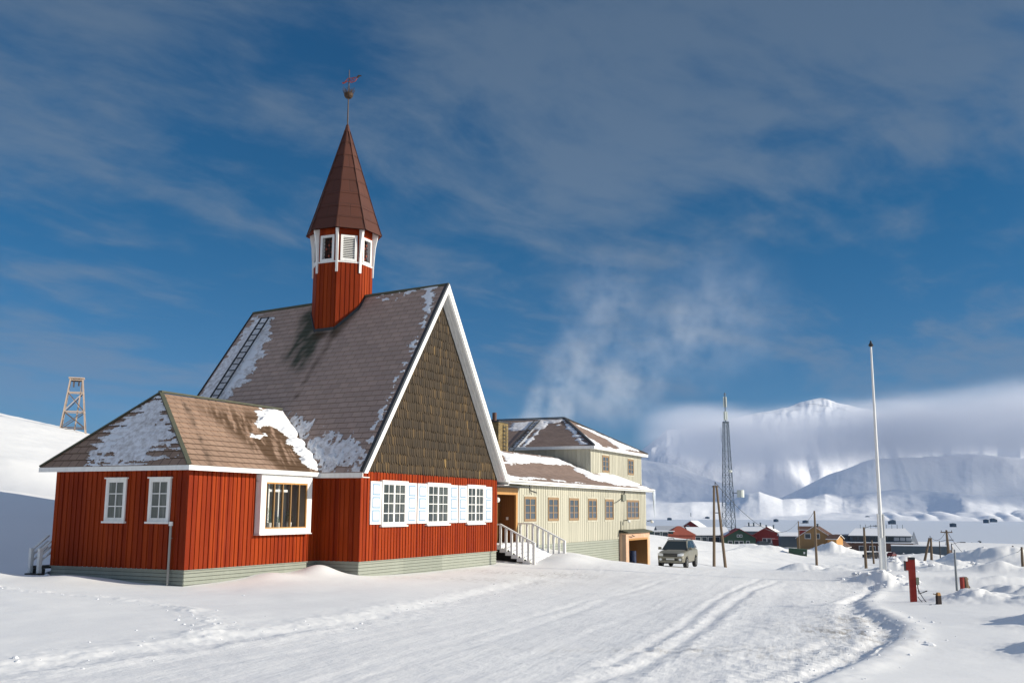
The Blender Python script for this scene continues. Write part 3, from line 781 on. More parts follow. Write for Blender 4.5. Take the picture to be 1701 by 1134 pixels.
# corner posts
for (x, y) in ((-6.52, 1.74), (0, 0)):
    b = MB(); b.box((x-.028, y-.028, -.004), (x+.07, y+.06, 2.95), M_red); b.build('corner_board', church)
for args in (((-6.50, 1.76), (1, 0), 6.5, (0, -1)), ((-6.50, 7.1), (0, -1), 5.34, (-1, 0)), ((.02, 1.76), (0, -1), 1.74, (-1, 0)), ((.02, .02), (1, 0), 10.91, (0, -1)), ((10.93, .02), (0, 1), 9.1, (1, 0))):
    lap(args[0], args[1], args[2], ZP, -.012, args[3], M_grey, .112).build('plinth', church)
b = MB()
b.box((-6.56, 1.70, -.03), (.0, 1.735, -.008), M_grey); b.box((-6.56, 1.735, -.03), (-6.525, 7.14, -.008), M_grey)
b.box((-.035, -.04, -.03), (10.98, -.003, -.008), M_grey); b.box((-.035, 0.0, -.03), (-.003, 1.70, -.008), M_grey)
b.build('plinth_ledge', church)

# hall roof: ridge falls a little to the rear
XR, ZR0, ZR1, YF, YB = 5.47, 10.74, 10.30, -.38, 9.43
EL_, ER_, ZE = -.45, 11.38, 2.98
segs = [(468, 560, 545, 505), (0, 0, 0, 0)]
pl_a = Vector((EL_, YB, ZE)); 
_fr = None
def stain_main(u, v):
    """moss and rust streaks below the tower (u from the rear, v up the slope)"""
    def seg(p0, p1, w0, w1):
        q = []
        for (x, y) in (p0, p1):
            L_ = np.array(lhit(x, y, pl_a, NRM))-np.array(pl_a); q.append((L_@np.array(EXM), L_@np.array(EYM)))
        (ax, ay), (bx, by) = q; dx, dy = bx-ax, by-ay; t = np.clip(((u-ax)*dx+(v-ay)*dy)/(dx*dx+dy*dy), 0, 1)
        d = np.hypot(u-ax-t*dx, v-ay-t*dy); w = w0+(w1-w0)*t; return np.clip(1.15-d/w, 0, 1)*(1-.55*t)
    n = .5+fbm(u*7, v*1.1, 5, 3, .6); n2 = .5+fbm(u*2.5, v*.8, 4, 8, .6)
    g1 = np.maximum.reduce([seg((517, 520), (485, 590), .5, .55), seg((512, 545), (490, 605), .5, .4), seg((520, 560), (500, 612), .45, .35), seg((548, 556), (600, 505), .12, .12)])
    g2 = np.maximum.reduce([seg((556, 556), (503, 640), .16, .07), seg((528, 556), (560, 556), .3, .3), seg((560, 552), (608, 498), .28, .2), seg((500, 640), (492, 662), .06, .03)])
    return np.clip(g1*(.5+1.5*n)*(.6+n2), 0, .95), np.clip(g2*(.5+1.5*n), 0, .95)
EXM = Vector((0, -1, 0)); 
# local frame of the left slope
_ey = Vector((XR-EL_, 0, (ZR0+ZR1)/2-ZE)).normalized(); EYM = _ey; NRM = Vector((-_ey.z, 0, _ey.x))
def roof_plane(a, bb, c, d, course, m, parent, colw, stf=None, name='roof_slope'): return slates((a, bb, c, d), course, m, name, parent, colw, stf)
roofL, frL = slates(((EL_, YB, ZE-.01), (EL_, YF, ZE), (XR, YF, ZR0), (XR, YB, ZR1)), .26, M_roof, 'roof_slope', church, .16, stain_main, flat_top=(ZR0+ZR1)/2)
roofR, frR = slates(((ER_, YF, ZE), (ER_, YB, ZE-.01), (XR, YB, ZR1), (XR, YF, ZR0)), .26, M_roof, 'roof_slope', church, .5, lambda u, v: (u*0, u*0), flat_top=(ZR0+ZR1)/2)
# underside and edges
b = MB()
for xe_ in (EL_, ER_):
    for q in range(30):
        ya, yb_ = YF+(YB-YF)*q/30, YF+(YB-YF)*(q+1)/30; za_, zb_ = ZR0+(ZR1-ZR0)*q/30, ZR0+(ZR1-ZR0)*(q+1)/30
        b.face([(xe_, ya, ZE-.05), (XR, ya, za_-.10), (XR, yb_, zb_-.10), (xe_, yb_, ZE-.05)], M_white)
b.build('soffit', church)
b = MB(); b.tube([(XR, YF-.02, ZR0+.03), (XR, 3.4, ZR0+.03-.145), (XR, YB+.03, ZR1+.03)], .06, M_ridge, 8)
b.bar((EL_+.02, YB+.02, ZE+.02), (XR, YB+.02, ZR1+.03), .05, M_lead, .07)
b.build('ridge_cap', church)
# dark edge along the verge beside the white barge board
b = MB(); b.bar((EL_-.02, YF+.05, ZE+.06), (XR-.03, YF+.05, ZR0+.055), .13, M_lead, .05); b.bar((ER_+.02, YF+.05, ZE+.06), (XR+.03, YF+.05, ZR0+.055), .13, M_lead, .05)
b.build('verge_flashing', church)
# barge boards (stepped mouldings) on both rakes and the boarded soffit behind them
def barge(sx):
    b = MB(); xe = EL_ if sx < 0 else ER_
    top = Vector((XR, 0, ZR0+.04)); low = Vector((xe, 0, ZE)); d = (low-top)
    ins = Vector((-sx, 0, 0))
    def strip(o0, o1, y0, y1, m):
        # offsets measured horizontally from the outer edge
        k = abs(d.z/d.x)
        A = Vector((XR, 0, top.z-o0*k)); B = low+ins*o0; D = Vector((XR, 0, top.z-o1*k)); E = low+ins*o1
        P = [A, B, E, D]
        f = [Vector((p.x, y0, p.z)) for p in P]; r = [Vector((p.x, y1, p.z)) for p in P]
        b.face(f, m); b.face([f[1], r[1], r[2], f[2]], m); b.face([f[2], r[2], r[3], f[3]], m); b.face([f[0], f[1], r[1], r[0]], m)
    strip(0, .13, YF-.050, YF+.02, M_white); strip(.13, .27, YF-.022, YF+.02, M_white)
    # boarded reveal between barge and gable wall
    for i in range(3):
        strip(.27+i*.004, .31+i*.02, YF+.02+i*.118, YF+.02+(i+1)*.118-.012, M_white)
    strip(.27, .36, YF+.36, -.004, M_white)
    return b.build('barge_board', church)
barge(-1); barge(1)
# eaves fascia of the hall
b = MB(); b.box((EL_-.03, YF, ZE-.15), (EL_+.01, 9.4, ZE+.012), M_white); b.box((EL_+.01, YF+.02, ZE-.15), (0, 9.4, ZE-.125), M_white); b.build('fascia', church)
b = MB(); b.box((ER_-.01, YF, ZE-.15), (ER_+.03, 9.4, ZE+.012), M_white); b.box((10.95, YF+.02, ZE-.15), (ER_-.01, 9.4, ZE-.125), M_white); b.build('fascia', church)

# shake-clad gable
def gable():
    b = MB(); cols = []; rnd = random.Random(5)
    z0, za = 3.06, 10.2; k = (10.95/2-.0)/(za-z0); xm = 5.475
    b.face([(0, -.002, z0), (10.95, -.002, z0), (xm, -.002, za)], M_shake); cols += [.1]*3
    rows = 21; st = (za-z0)/rows
    for i in range(rows-1, -1, -1):
        zb = z0+i*st; zt = zb+st*1.12; hw = (za-zb)*k; x = xm-hw
        tone = rnd.uniform(-.1, .1)
        while x < xm+hw-.02:
            w = rnd.uniform(.13, .19); x1 = min(x+w, xm+hw)
            zt_ = min(zt, za-max(abs(x-xm), abs(x1-xm))/k); 
            if zt_ > zb+.03:
                o = -.020-rnd.random()*.018; dz = rnd.uniform(-.03, .02); m_ = (x+x1)/2; g = .006
                low = [(x+.040, o, zb+dz+.05), (m_, o-.004, zb+dz-.02), (x1-.040, o, zb+dz+.05)]
                top = [(x1-g, -.010, zt_), (x+g, -.010, zt_)]
                var = min(1, max(0, rnd.gauss(.28, .17)+tone+ (.25 if rnd.random() < .10 else 0) - .12*(i > 13)))
                b.face(low+top, M_shake, uv=[(x, 0), (m_, 0), (x1, 0), (x1, .4), (x, .4)]); cols += [var]*5
                for p, q in ((low[0], low[1]), (low[1], low[2])):
                    b.face([(p[0], -.002, p[2]), (q[0], -.002, q[2]), q, p], M_shake); cols += [.05]*4
                b.face([(x+g, -.002, low[0][2]), low[0], top[1], (x+g, -.002, zt_)], M_shake); cols += [.05]*4
                b.face([(x1-g, -.002, low[2][2]), low[2], top[0], (x1-g, -.002, zt_)], M_shake); cols += [.05]*4
            x = x1
    o = b.build('shake_gable', church)
    ca = o.data.color_attributes.new('var', 'FLOAT_COLOR', 'CORNER'); cc = np.ones((len(cols), 4), 'f'); cc[:, 0] = cols; ca.data.foreach_set('color', cc.ravel())
gable()

# wing roof (hipped to the left)
WX0, WYF, WYB, WZ = -6.92, 1.40, 7.46, 3.0
RX0, RY, RZ = -5.05, 4.43, 5.43
xend = 1.2
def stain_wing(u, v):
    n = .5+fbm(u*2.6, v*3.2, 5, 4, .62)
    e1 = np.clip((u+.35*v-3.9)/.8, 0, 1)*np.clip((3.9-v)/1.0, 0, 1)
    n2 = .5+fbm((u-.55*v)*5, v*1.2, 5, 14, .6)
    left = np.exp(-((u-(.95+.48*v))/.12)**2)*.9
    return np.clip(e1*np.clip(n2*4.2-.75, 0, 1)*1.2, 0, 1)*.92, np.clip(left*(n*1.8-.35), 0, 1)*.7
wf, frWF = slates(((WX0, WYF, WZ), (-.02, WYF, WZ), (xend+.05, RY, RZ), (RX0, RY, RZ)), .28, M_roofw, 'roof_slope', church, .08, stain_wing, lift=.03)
wl, frWL = slates(((WX0, WYB, WZ), (WX0, WYF, WZ), (RX0, RY, RZ), (RX0, RY+.001, RZ)), .28, M_roofw, 'roof_slope', church, .3, lambda u, v: (u*0, u*0))
wb, frWB = slates(((-.02, WYB, WZ), (WX0, WYB, WZ), (RX0, RY, RZ), (xend+.05, RY, RZ)), .28, M_roofw, 'roof_slope', church, .5, lambda u, v: (u*0, u*0))
b = MB(); b.bar((WX0, WYF, WZ+.05), (RX0, RY, RZ+.05), .13, M_ridge, .05); b.bar((WX0, WYB, WZ+.05), (RX0, RY, RZ+.05), .13, M_ridge, .05)
b.bar((RX0-.05, RY, RZ+.055), (xend, RY, RZ+.055), .15, M_ridge, .06); b.build('ridge_cap', church)
b = MB()
b.box((WX0-.03, WYF-.03, WZ-.13), (.0, WYF+.01, WZ+.012), M_white); b.box((WX0-.03, WYF+.01, WZ-.13), (WX0+.01, WYB, WZ+.012), M_white)
b.box((WX0+.01, WYF+.01, WZ-.11), (-.001, 1.735, WZ-.085), M_white); b.box((WX0+.01, 1.735, WZ-.11), (-6.53, WYB, WZ-.085), M_white)
b.build('fascia', church)

# snow on the roofs
snow_patch(frL, [[(425, 522), (452, 524), (446, 545), (438, 575), (428, 598), (405, 630), (372, 664), (330, 664), (352, 620), (392, 566)]], church, M_frost, thick=.03, amp=.34, seed=4, thr=-.10, fr=(1.5, 4.0), lift=.026,
           clip=lambda gx, gy: gx-.08)
snow_patch(frL, [[(430, 524), (447, 526), (440, 548), (430, 575), (420, 600), (395, 634), (372, 662), (358, 662), (390, 616), (410, 570)]], church, thick=.045, amp=.22, seed=14, thr=-.02, fr=(1.5, 4.0), clip=lambda gx, gy: gx-.2)
snow_patch(frL, [[(620, 496), (730, 478), (722, 492), (700, 488), (650, 500), (624, 503)], [(700, 498), (728, 484), (716, 520), (700, 548), (692, 566), (706, 530)],
                 [(690, 565), (700, 548), (672, 610), (640, 680), (612, 740), (600, 770), (612, 730), (650, 650)]], church, M_snowroof, thick=.018, amp=.26, seed=6, thr=.05, fr=(3, 5))
snow_patch(frL, [[(478, 688), (520, 722), (560, 724), (600, 735), (596, 760), (600, 779), (540, 781), (528, 775), (505, 735)], [(470, 690), (520, 700), (512, 735), (490, 720)]], church, M_frost, thick=.02, amp=.42, seed=9, thr=.06, fr=(5, 2.2))
snow_patch(frL, [[(480, 692), (505, 715), (540, 740), (580, 748), (590, 779), (540, 781), (526, 772), (500, 728)]], church, M_snowroof, thick=.05, amp=.40, seed=19, thr=.20, fr=(5, 2.2))
snow_patch(frWF, [[(430, 676), (466, 680), (478, 692), (500, 728), (533, 779), (512, 778), (490, 748), (470, 720), (448, 708), (428, 706)], [(412, 722), (440, 722), (432, 732), (414, 732)], [(480, 700), (505, 735), (533, 779), (518, 779), (492, 742)]],
           church, M_snowroof, thick=.14, amp=.20, seed=3, thr=.02, fr=(1.6, 3.5), soft=.3)
snow_patch(frWL, [[(258, 660), (272, 662), (300, 706), (296, 738), (230, 768), (150, 768), (160, 738), (200, 700)]], church, M_frost, thick=.012, amp=.55, seed=8, thr=.0, fr=(1.6, 4.2), rows=(.28, .34), res=.025, soft=.5)
snow_patch(frWL, [[(262, 662), (268, 668), (240, 690), (230, 720), (200, 748), (150, 765), (165, 738), (200, 702), (240, 672)]], church, M_snowroof, thick=.016, amp=.6, seed=28, thr=.16, fr=(1.8, 4.6), rows=(.28, .38), res=.025, soft=.5)

# roof ladder on the hall
def roof_ladder():
    b = MB(); a, ex, ey, n = frL
    def P(px, py, o=.10): return Vector(lhit(px, py, a+n*o, n))
    l0, l1, r0, r1 = P(433, 528), P(352, 664), P(448, 527), P(381, 664)
    def along(p): return (p-a).dot(ex), (p-a).dot(ey)
    (u0, v0), (u1, v1) = along(l0), along(r0); v0 = max(v0, v1); uc = (u0+u1)/2; hw = .20
    for s in (-1, 1): b.bar(a+ex*(uc+s*hw)+ey*v0+n*.1, a+ex*(uc+s*hw-.02)+ey*.9+n*.1, .045, M_lead, .05, up=n)
    v = v0-.03
    while v > .95: b.bar(a+ex*(uc-hw)+ey*v+n*.11, a+ex*(uc+hw)+ey*v+n*.11, .03, M_lead, .03, up=n); v -= .36
    b.build('roof_ladder', church)
roof_ladder()

# windows of the wing
window(church, (-6.52, 4.94, 1.36), R_(-90), .82, 1.30, 2, 3, M_white, M_glass_c, .085, head=True)
window(church, (-6.52, 3.20, 1.36), R_(-90), .82, 1.30, 2, 3, M_white, M_glass_c, .085, head=True)
# three casements with panelled shutters on the hall
WZ0, WZ1 = 1.19, 2.76
for (x0, x1) in ((1.30, 3.02), (4.58, 6.36), (7.95, 9.56)):
    window(church, (x0, 0, WZ0), 0, x1-x0, WZ1-WZ0, 4, 4, M_white, M_glass, .085, mull=.10, head=True, out=.085, bar=.03)
def shutter():
    b = MB(); w, h_ = .70, 1.50
    b.box((0, -.045, 0), (w, 0, h_), M_white)
    for k in range(3):
        z0 = .10+k*.455; z1 = z0+.40
        for (a, c) in (((.10, z0), (w-.10, z0+.05)), ((.10, z1-.05), (w-.10, z1)), ((.10, z0+.05), (.155, z1-.05)), ((w-.155, z0+.05), (w-.10, z1-.05))):
            b.box((a[0], -.052, a[1]), (c[0], -.0455, c[1]), M_blue)
        b.box((.156, -.058, z0+.051), (w-.156, -.0455, z1-.051), M_white)
    return b.build('shutter', church)
s0 = shutter(); first = True
for x in (.56, 3.06, 3.84, 6.40, 7.20, 9.62):
    o = s0 if first else s0.copy()
    if not first: COL.objects.link(o); o.parent = church
    first = False; o.location = (x, -.03, 1.24); 
    if x in (3.84, 6.40): o.scale = (1.02, 1, 1)
# big display window on the wing
def bay():
    x0, x1, z0, z1, y = -3.46, -.72, .96, 2.86, 1.50
    b = MB(); t = .26
    for (a, c) in (((x0, z0), (x1, z0+.17)), ((x0, z1-.24), (x1, z1)), ((x0, z0+.17), (x0+t, z1-.24)), ((x1-t, z0+.17), (x1, z1-.24))):
        b.box((a[0], y, a[1]), (c[0], y+.05, c[1]), M_white)
    b.box((x0+.006, y+.05, z0+.006), (x0+.05, 1.76, z1-.006), M_white); b.box((x1-.05, y+.05, z0+.006), (x1-.006, 1.76, z1-.006), M_white)
    b.box((x0+.05, y+.05, z0+.006), (x1-.05, 1.76, z0+.05), M_white); b.box((x0-.03, y-.03, z0-.03), (x1+.03, y+.2, z0-.002), M_white)
    f = b.build('display_window', church)
    ix0, ix1, iz0, iz1 = x0+t, x1-t, z0+.17, z1-.24
    M_sash = mat('brown_sash', (.26, .15, .06), .5)
    s = MB()
    for (a, c) in (((ix0, iz0), (ix1, iz0+.04)), ((ix0, iz1-.05), (ix1, iz1)), ((ix0, iz0+.04), (ix0+.04, iz1-.05)), ((ix1-.04, iz0+.04), (ix1, iz1-.05))):
        s.box((a[0], y+.012, a[1]), (c[0], y+.07, c[1]), M_wood)
    for k in range(1, 5):
        xx = ix0+(ix1-ix0)*k/5; s.box((xx-.022, y+.006, iz0+.04), (xx+.022, y+.075, iz1-.05), M_sash)
    s.build('sash', f)
    g = MB(); g.face([(ix0, y+.04, iz0), (ix1, y+.04, iz0), (ix1, y+.04, iz1), (ix0, y+.04, iz1)], M_clear); g.build('pane', f)
    # the room seen behind the glass
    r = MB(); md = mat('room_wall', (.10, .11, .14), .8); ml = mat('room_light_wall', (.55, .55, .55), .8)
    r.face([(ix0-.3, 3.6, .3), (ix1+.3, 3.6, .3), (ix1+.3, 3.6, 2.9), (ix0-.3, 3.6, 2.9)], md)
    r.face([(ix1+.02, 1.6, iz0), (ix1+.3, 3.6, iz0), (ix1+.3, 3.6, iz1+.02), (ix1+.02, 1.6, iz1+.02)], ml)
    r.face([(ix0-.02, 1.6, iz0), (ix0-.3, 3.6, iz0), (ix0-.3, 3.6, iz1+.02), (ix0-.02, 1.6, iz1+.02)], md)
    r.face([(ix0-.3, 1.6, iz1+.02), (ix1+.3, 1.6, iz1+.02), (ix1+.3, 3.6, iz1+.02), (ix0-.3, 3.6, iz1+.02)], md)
    r.box((ix0-.02, y+.08, iz0-.05), (ix1+.02, 2.05, iz0-.012), M_white)
    for xx in (ix0+.12, ix0+.62, ix0+1.15, ix0+1.75): r.box((xx, 1.9, iz0), (xx+.06, 1.94, iz1), M_white)
    r.box((ix0+.6, 1.88, iz1-.30), (ix1-.6, 1.90, iz1-.22), M_white)
    r.build('window_recess', f)
    return f, ix0, ix1, iz0, y
BAYF, bx0, bx1, bz0, by = bay()
# cut the cladding behind the display window: rebuild that wall with an opening
def rebuild_wing_front():
    o = [c for c in church.children if c.name.startswith('wall')][0]
    me = o.data; b = MB()
    segs_ = [((-6.52, 1.74), 3.14, 0, 2.96), ((-3.38, 1.74), 2.6, 0, 1.02), ((-3.38, 1.74), 2.6, 2.80, 2.96), ((-.78, 1.74), .78, 0, 2.96)]
    for k, (p, L, za, zb) in enumerate(segs_): clad(p, (1, 0), L, za, zb, (0, -1), M_red, .2, .135, mb=b, seed=40+k)
    bpy.data.objects.remove(o); b.build('wall', church)
rebuild_wing_front()
# potted plants standing inside
M_leaf = mat('leaf', (.09, .15, .035), .6); M_pot = mat('white_pot', (.72, .72, .68), .4)
for k, (xx, hh_, desc) in enumerate(((.14, .34, 'potted plant in a white pot, leftmost in the big church window'), (.60, .46, 'potted plant in a white pot, second from the left in the big church window'),
                         (1.08, .18, 'white pot with a low plant in the middle of the big church window'), (1.62, .40, 'green potted plant nearest the right side of the big church window'))):
    p = empty('potted_plant', L2Wl((bx0+xx, by+.28, bz0-.012)), 0, desc, 'potted plant', 'potted plants in the display window')
    b = MB(); b.lathe([(0, 0), (.07, 0), (.10, .20), (.085, .20), (.08, .17), (0, .17)], M_pot, n=12); b.build('pot', p)
    b = MB(); rnd = random.Random(k+3)
    for q in range(90):
        a_ = rnd.uniform(0, 6.28); rr_ = rnd.uniform(0, .14); z_ = .2+rnd.random()*hh_; c_ = Vector((rr_*math.cos(a_), rr_*math.sin(a_), z_))
        d_ = Vector((math.cos(a_), math.sin(a_), rnd.uniform(-.3, .8))).normalized()*rnd.uniform(.05, .09); s_ = Vector((-math.sin(a_), math.cos(a_), 0))*.022
        b.face([c_, c_+d_*.5+s_, c_+d_, c_+d_*.5-s_], M_leaf)
    b.tube([(0, 0, .15), (0.01, 0, .2+hh_*.8)], .008, M_leaf, 5); b.build('foliage', p)
# down pipe with a white cap on the end wall
b = MB(); b.tube([(-6.62, 2.24, -.75), (-6.62, 2.24, 1.26)], .035, mat('grey_pipe', (.30, .29, .27), .5), 10)
b.tube([(-6.62, 2.24, 1.26), (-6.62, 2.24, 1.38)], .06, M_white, 10); b.bar((-6.62, 2.24, .9), (-6.5, 2.24, .9), .03, M_grey); b.build('vent_pipe', church)

# ------------------------------------------------------------------ bell tower
TX, TY = 5.5, 4.78; A8 = math.pi/8; RC = 1.262
def oct_pts(r, z, c=(TX, TY)): return [Vector((c[0]+r*math.cos(A8+k*2*A8), c[1]+r*math.sin(A8+k*2*A8), z)) for k in range(8)]
def tower():
    Z0, ZS, ZT = 8.4, 11.95, 13.55
    b = MB(); P0, P1 = oct_pts(RC, Z0), oct_pts(RC, ZT)
    rnd = random.Random(3)
    for k in range(8):
        a, c = P0[k], P0[(k+1) % 8]; d = (c-a); L = d.length; d.normalize(); n = Vector((d.y, -d.x, 0))
        clad((a.x, a.y), (d.x, d.y), L, Z0, ZS, (n.x, n.y), M_redtower, L/5, L/5*.78, .02, mb=b, seed=60+k)
        up = Vector((0, 0, 1))
        # plain red boards around the opening of the belfry
        ow, z0, z1 = .30, ZS+.12, 13.02
        mid = L/2
        for (s0_, s1_, za, zb) in ((0, L, z1, ZT), (0, mid-ow, ZS, z1), (mid+ow, L, ZS, z1), (mid-ow, mid+ow, ZS, z0)):
            b.face([a+d*s0_+up*(za-Z0), a+d*s1_+up*(za-Z0), a+d*s1_+up*(zb-Z0), a+d*s0_+up*(zb-Z0)], M_redtower)
    t = b.build('tower_wall', church)
    f = MB(); P = oct_pts(RC+.03, ZS-.03); Q = oct_pts(RC+.03, ZS+.03); I = oct_pts(RC-.02, ZS+.03); J = oct_pts(RC-.02, ZS-.03)
    for k in range(8):
        j = (k+1) % 8; f.face([P[k], P[j], Q[j], Q[k]], M_white); f.face([Q[k], Q[j], I[j], I[k]], M_white); f.face([P[k], P[j], J[j], J[k]], M_white)
    f.build('sill_band', t)
    for k in range(8):
        # face index k lies between corner k and k+1; middle direction at A8*2*(k+1)
        ang = A8*2*(k+1); ap = RC*math.cos(A8); c = Vector((TX+ap*math.cos(ang), TY+ap*math.sin(ang), 0))
        n = Vector((math.cos(ang), math.sin(ang), 0)); s = Vector((-n.y, n.x, 0))
        M = Matrix(((s.x, -n.x, 0, c.x), (s.y, -n.y, 0, c.y), (0, 0, 1, 0), (0, 0, 0, 1)))
        w = MB(); z0, z1 = ZS+.03, 13.10; W_ = .345; fw_ = .10
        for (a, e_) in (((-W_, z0), (W_, z0+fw_)), ((-W_, z1-fw_), (W_, z1)), ((-W_, z0+fw_), (-W_+fw_, z1-fw_)), ((W_-fw_, z0+fw_), (W_, z1-fw_))):
            w.box((a[0], -.045, a[1]), (e_[0], .04, e_[1]), M_white, M)
        lou = (k % 2 == 0)
        if lou:
            n_ = 12
            for q in range(n_):
                zz = z0+fw_+(z1-z0-2*fw_)*(q+.5)/n_
                w.face([M @ Vector((-W_+fw_, -.03, zz-.035)), M @ Vector((W_-fw_, -.03, zz-.035)), M @ Vector((W_-fw_, .03, zz+.025)), M @ Vector((-W_+fw_, .03, zz+.025))], M_white)
            w.face([M @ Vector((-W_+fw_, .06, z0)), M @ Vector((W_-fw_, .06, z0)), M @ Vector((W_-fw_, .06, z1)), M @ Vector((-W_+fw_, .06, z1))], M_dark_gap)
            w.build('louvre', t)
        else:
            md = mat('lattice_dark', (.015, .015, .014), .8) if 'lattice_dark' not in bpy.data.materials else bpy.data.materials['lattice_dark']
            w.face([M @ Vector((-W_+fw_, .16, z0)), M @ Vector((W_-fw_, .16, z0)), M @ Vector((W_-fw_, .16, z1)), M @ Vector((-W_+fw_, .16, z1))], md)
            for sx in (-1, 1): w.face([M @ Vector((sx*(W_-fw_), .0, z0)), M @ Vector((sx*(W_-fw_), .16, z0)), M @ Vector((sx*(W_-fw_), .16, z1)), M @ Vector((sx*(W_-fw_), .0, z1))], M_white)
            mr = M_spire
            for q in range(3):
                xx = -.14+.14*q; w.box((xx-.014, .11, z0+fw_), (xx+.014, .135, z1-fw_), mr, M)
            for q in range(1, 6):
                zz = z0+fw_+(z1-z0-2*fw_)*q/6; w.box((-W_+fw_, .10, zz-.012), (W_-fw_, .125, zz+.012), mr, M)
                w.box((-.14+.14*(q % 3)-.03, .085, zz-.045), (-.14+.14*(q % 3)+.03, .12, zz+.045), mat('faded_red', (.30, .07, .04), .7) if q == 1 and 'faded_red' not in bpy.data.materials else bpy.data.materials['faded_red'], M)
            w.build('belfry_window', t)
    for k in range(8):   # white tapering brackets on the corners
        ang = A8+k*2*A8; n = Vector((math.cos(ang), math.sin(ang), 0)); s = Vector((-n.y, n.x, 0))*.048
        w = MB(); base = Vector((TX, TY, 0))
        pr = [(RC-.03, 11.5), (RC+.055, 11.5), (RC+.065, 12.0), (RC+.12, 12.8), (RC+.25, 13.5), (RC-.03, 13.5)]
        A = [base+n*r+Vector((0, 0, z))+s for r, z in pr]; B = [base+n*r+Vector((0, 0, z))-s for r, z in pr]
        w.face(A, M_white); w.face(B[::-1], M_white)
        for i in range(len(pr)): j = (i+1) % len(pr); w.face([A[i], A[j], B[j], B[i]], M_white)
        w.build('bracket', t)
    # spire with a slight kick at the eave
    prof = [(1.62, 13.33), (1.28, 14.35), (.09, 18.15)]
    sp = MB()
    for k in range(8):
        rows = []
        for i in range(len(prof)-1):
            (r0, z0), (r1, z1) = prof[i], prof[i+1]; nn = max(1, round((z1-z0)/.60))
            for q in range(nn):
                a, c = q/nn, (q+1)/nn; rows.append((r0+(r1-r0)*a, z0+(z1-z0)*a, r0+(r1-r0)*c, z0+(z1-z0)*c))
        for (ra, za, rb, zb) in rows:
            p, q2 = oct_pts(ra+.02, za), oct_pts(rb+.003, zb); j = (k+1) % 8; pl = oct_pts(ra-.01, za-.002)
            wa, wb_ = (p[j]-p[k]).length/2, (q2[j]-q2[k]).length/2; z_ = (za-13.3)*1.05
            sp.face([p[k], p[j], q2[j], q2[k]], M_spire, uv=[(-wa+k*3, z_), (wa+k*3, z_), (wb_+k*3, z_+(zb-za)*1.05), (-wb_+k*3, z_+(zb-za)*1.05)])
            sp.face([pl[k], pl[j], p[j], p[k]], M_spire)
    lo = oct_pts(1.60, 13.30); inn = oct_pts(RC-.05, 13.50)
    for k in range(8): j = (k+1) % 8; sp.face([lo[k], lo[j], inn[j], inn[k]], M_redtower)
    s_ = sp.build('spire', church)
    hp = MB()
    for k in range(8):
        a = oct_pts(1.64, 13.335)[k]; m_ = oct_pts(1.295, 14.36)[k]; c = oct_pts(.10, 18.16)[k]; hp.bar(a, m_, .05, M_spire, .03); hp.bar(m_, c, .05, M_spire, .03)
    hp.build('hip_batten', s_)
    # flashing where the tower meets the roof
    fl = MB()
    for k in range(8):
        a, c = oct_pts(RC+.03, 0)[k], oct_pts(RC+.03, 0)[(k+1) % 8]
        def rz(p): 
            zr = ZR0+(ZR1-ZR0)*(p.y-YF)/(YB-YF); sl = (zr-ZE)/(XR-EL_); return zr-abs(p.x-XR)*sl
        for sg in range(2):
            p, q = a.lerp(c, sg/2), a.lerp(c, (sg+1)/2)
            if abs(p.x-XR) < .05 and abs(q.x-XR) < .05: continue
            p = Vector((p.x, p.y, rz(p)+.05)); q = Vector((q.x, q.y, rz(q)+.05)); fl.bar(p, q, .08, M_lead, .12)
    fl.build('flashing', t)
    # rod, nest-like crown and weather vane
    M_iron = mat('iron', (.075, .055, .045), .6, .4); M_rust = mat('red_iron', (.30, .050, .035), .55); M_gold = mat('old_gilt', (.050, .028, .014), .7, .1)
    r = MB(); r.lathe([(.16, 18.05), (.10, 18.22), (.07, 18.36), (.035, 18.42)], M_spire, (TX, TY, 0), 8); r.tube([(TX, TY, 18.3), (TX, TY, 20.95)], [.032, .018], M_iron, 8); rd = r.build('spire_rod', church)
    c = MB(); c.lathe([(.05, 19.62), (.13, 19.64), (.19, 19.72), (.205, 19.84), (.185, 19.84), (.12, 19.70), (.03, 19.68)], M_gold, (TX, TY, 0), 16)
    for q in range(18):
        a_ = q*2*math.pi/18; p = Vector((TX+.195*math.cos(a_), TY+.195*math.sin(a_), 19.83)); c.bar(p, p+Vector((.075*math.cos(a_), .075*math.sin(a_), .17+.05*(q % 3))), .014, M_gold)
        a_ += .17; p = Vector((TX+.11*math.cos(a_), TY+.11*math.sin(a_), 19.80)); c.bar(p, p+Vector((.04*math.cos(a_), .04*math.sin(a_), .20+.04*(q % 2))), .014, M_gold)
    c.build('crown', rd)
    v = MB(); dv = Vector((.35, -.94, 0)).normalized()
    def vp(s, z): return Vector((TX, TY, 0))+dv*s+Vector((0, 0, z))
    out_ = [(-.30, 20.36), (-.27, 20.32), (-.16, 20.36), (-.08, 20.42), (.12, 20.36), (.28, 20.42), (.38, 20.60), (.30, 20.60), (.10, 20.56), (-.05, 20.56), (-.12, 20.46), (-.2, 20.37), (-.30, 20.36)]
    v.tube([vp(*q) for q in out_], .019, M_rust, 6)
    for a_, c_ in (((.0, 20.40), (.05, 20.55)), ((.12, 20.37), (.02, 20.5)), ((.12, 20.38), (.2, 20.58)), ((.24, 20.42), (.14, 20.55)), ((-.06, 20.42), (.3, 20.52))): v.bar(vp(*a_), vp(*c_), .016, M_rust)
    v.tube([vp(.36, 20.58), vp(.44, 20.66), vp(.50, 20.67), vp(.57, 20.64)], [.04, .045, .03, .01], M_gold, 6); v.tube([vp(.44, 20.66), vp(.40, 20.70)], .015, M_gold, 5)
    v.build('weather_vane', rd)
tower()

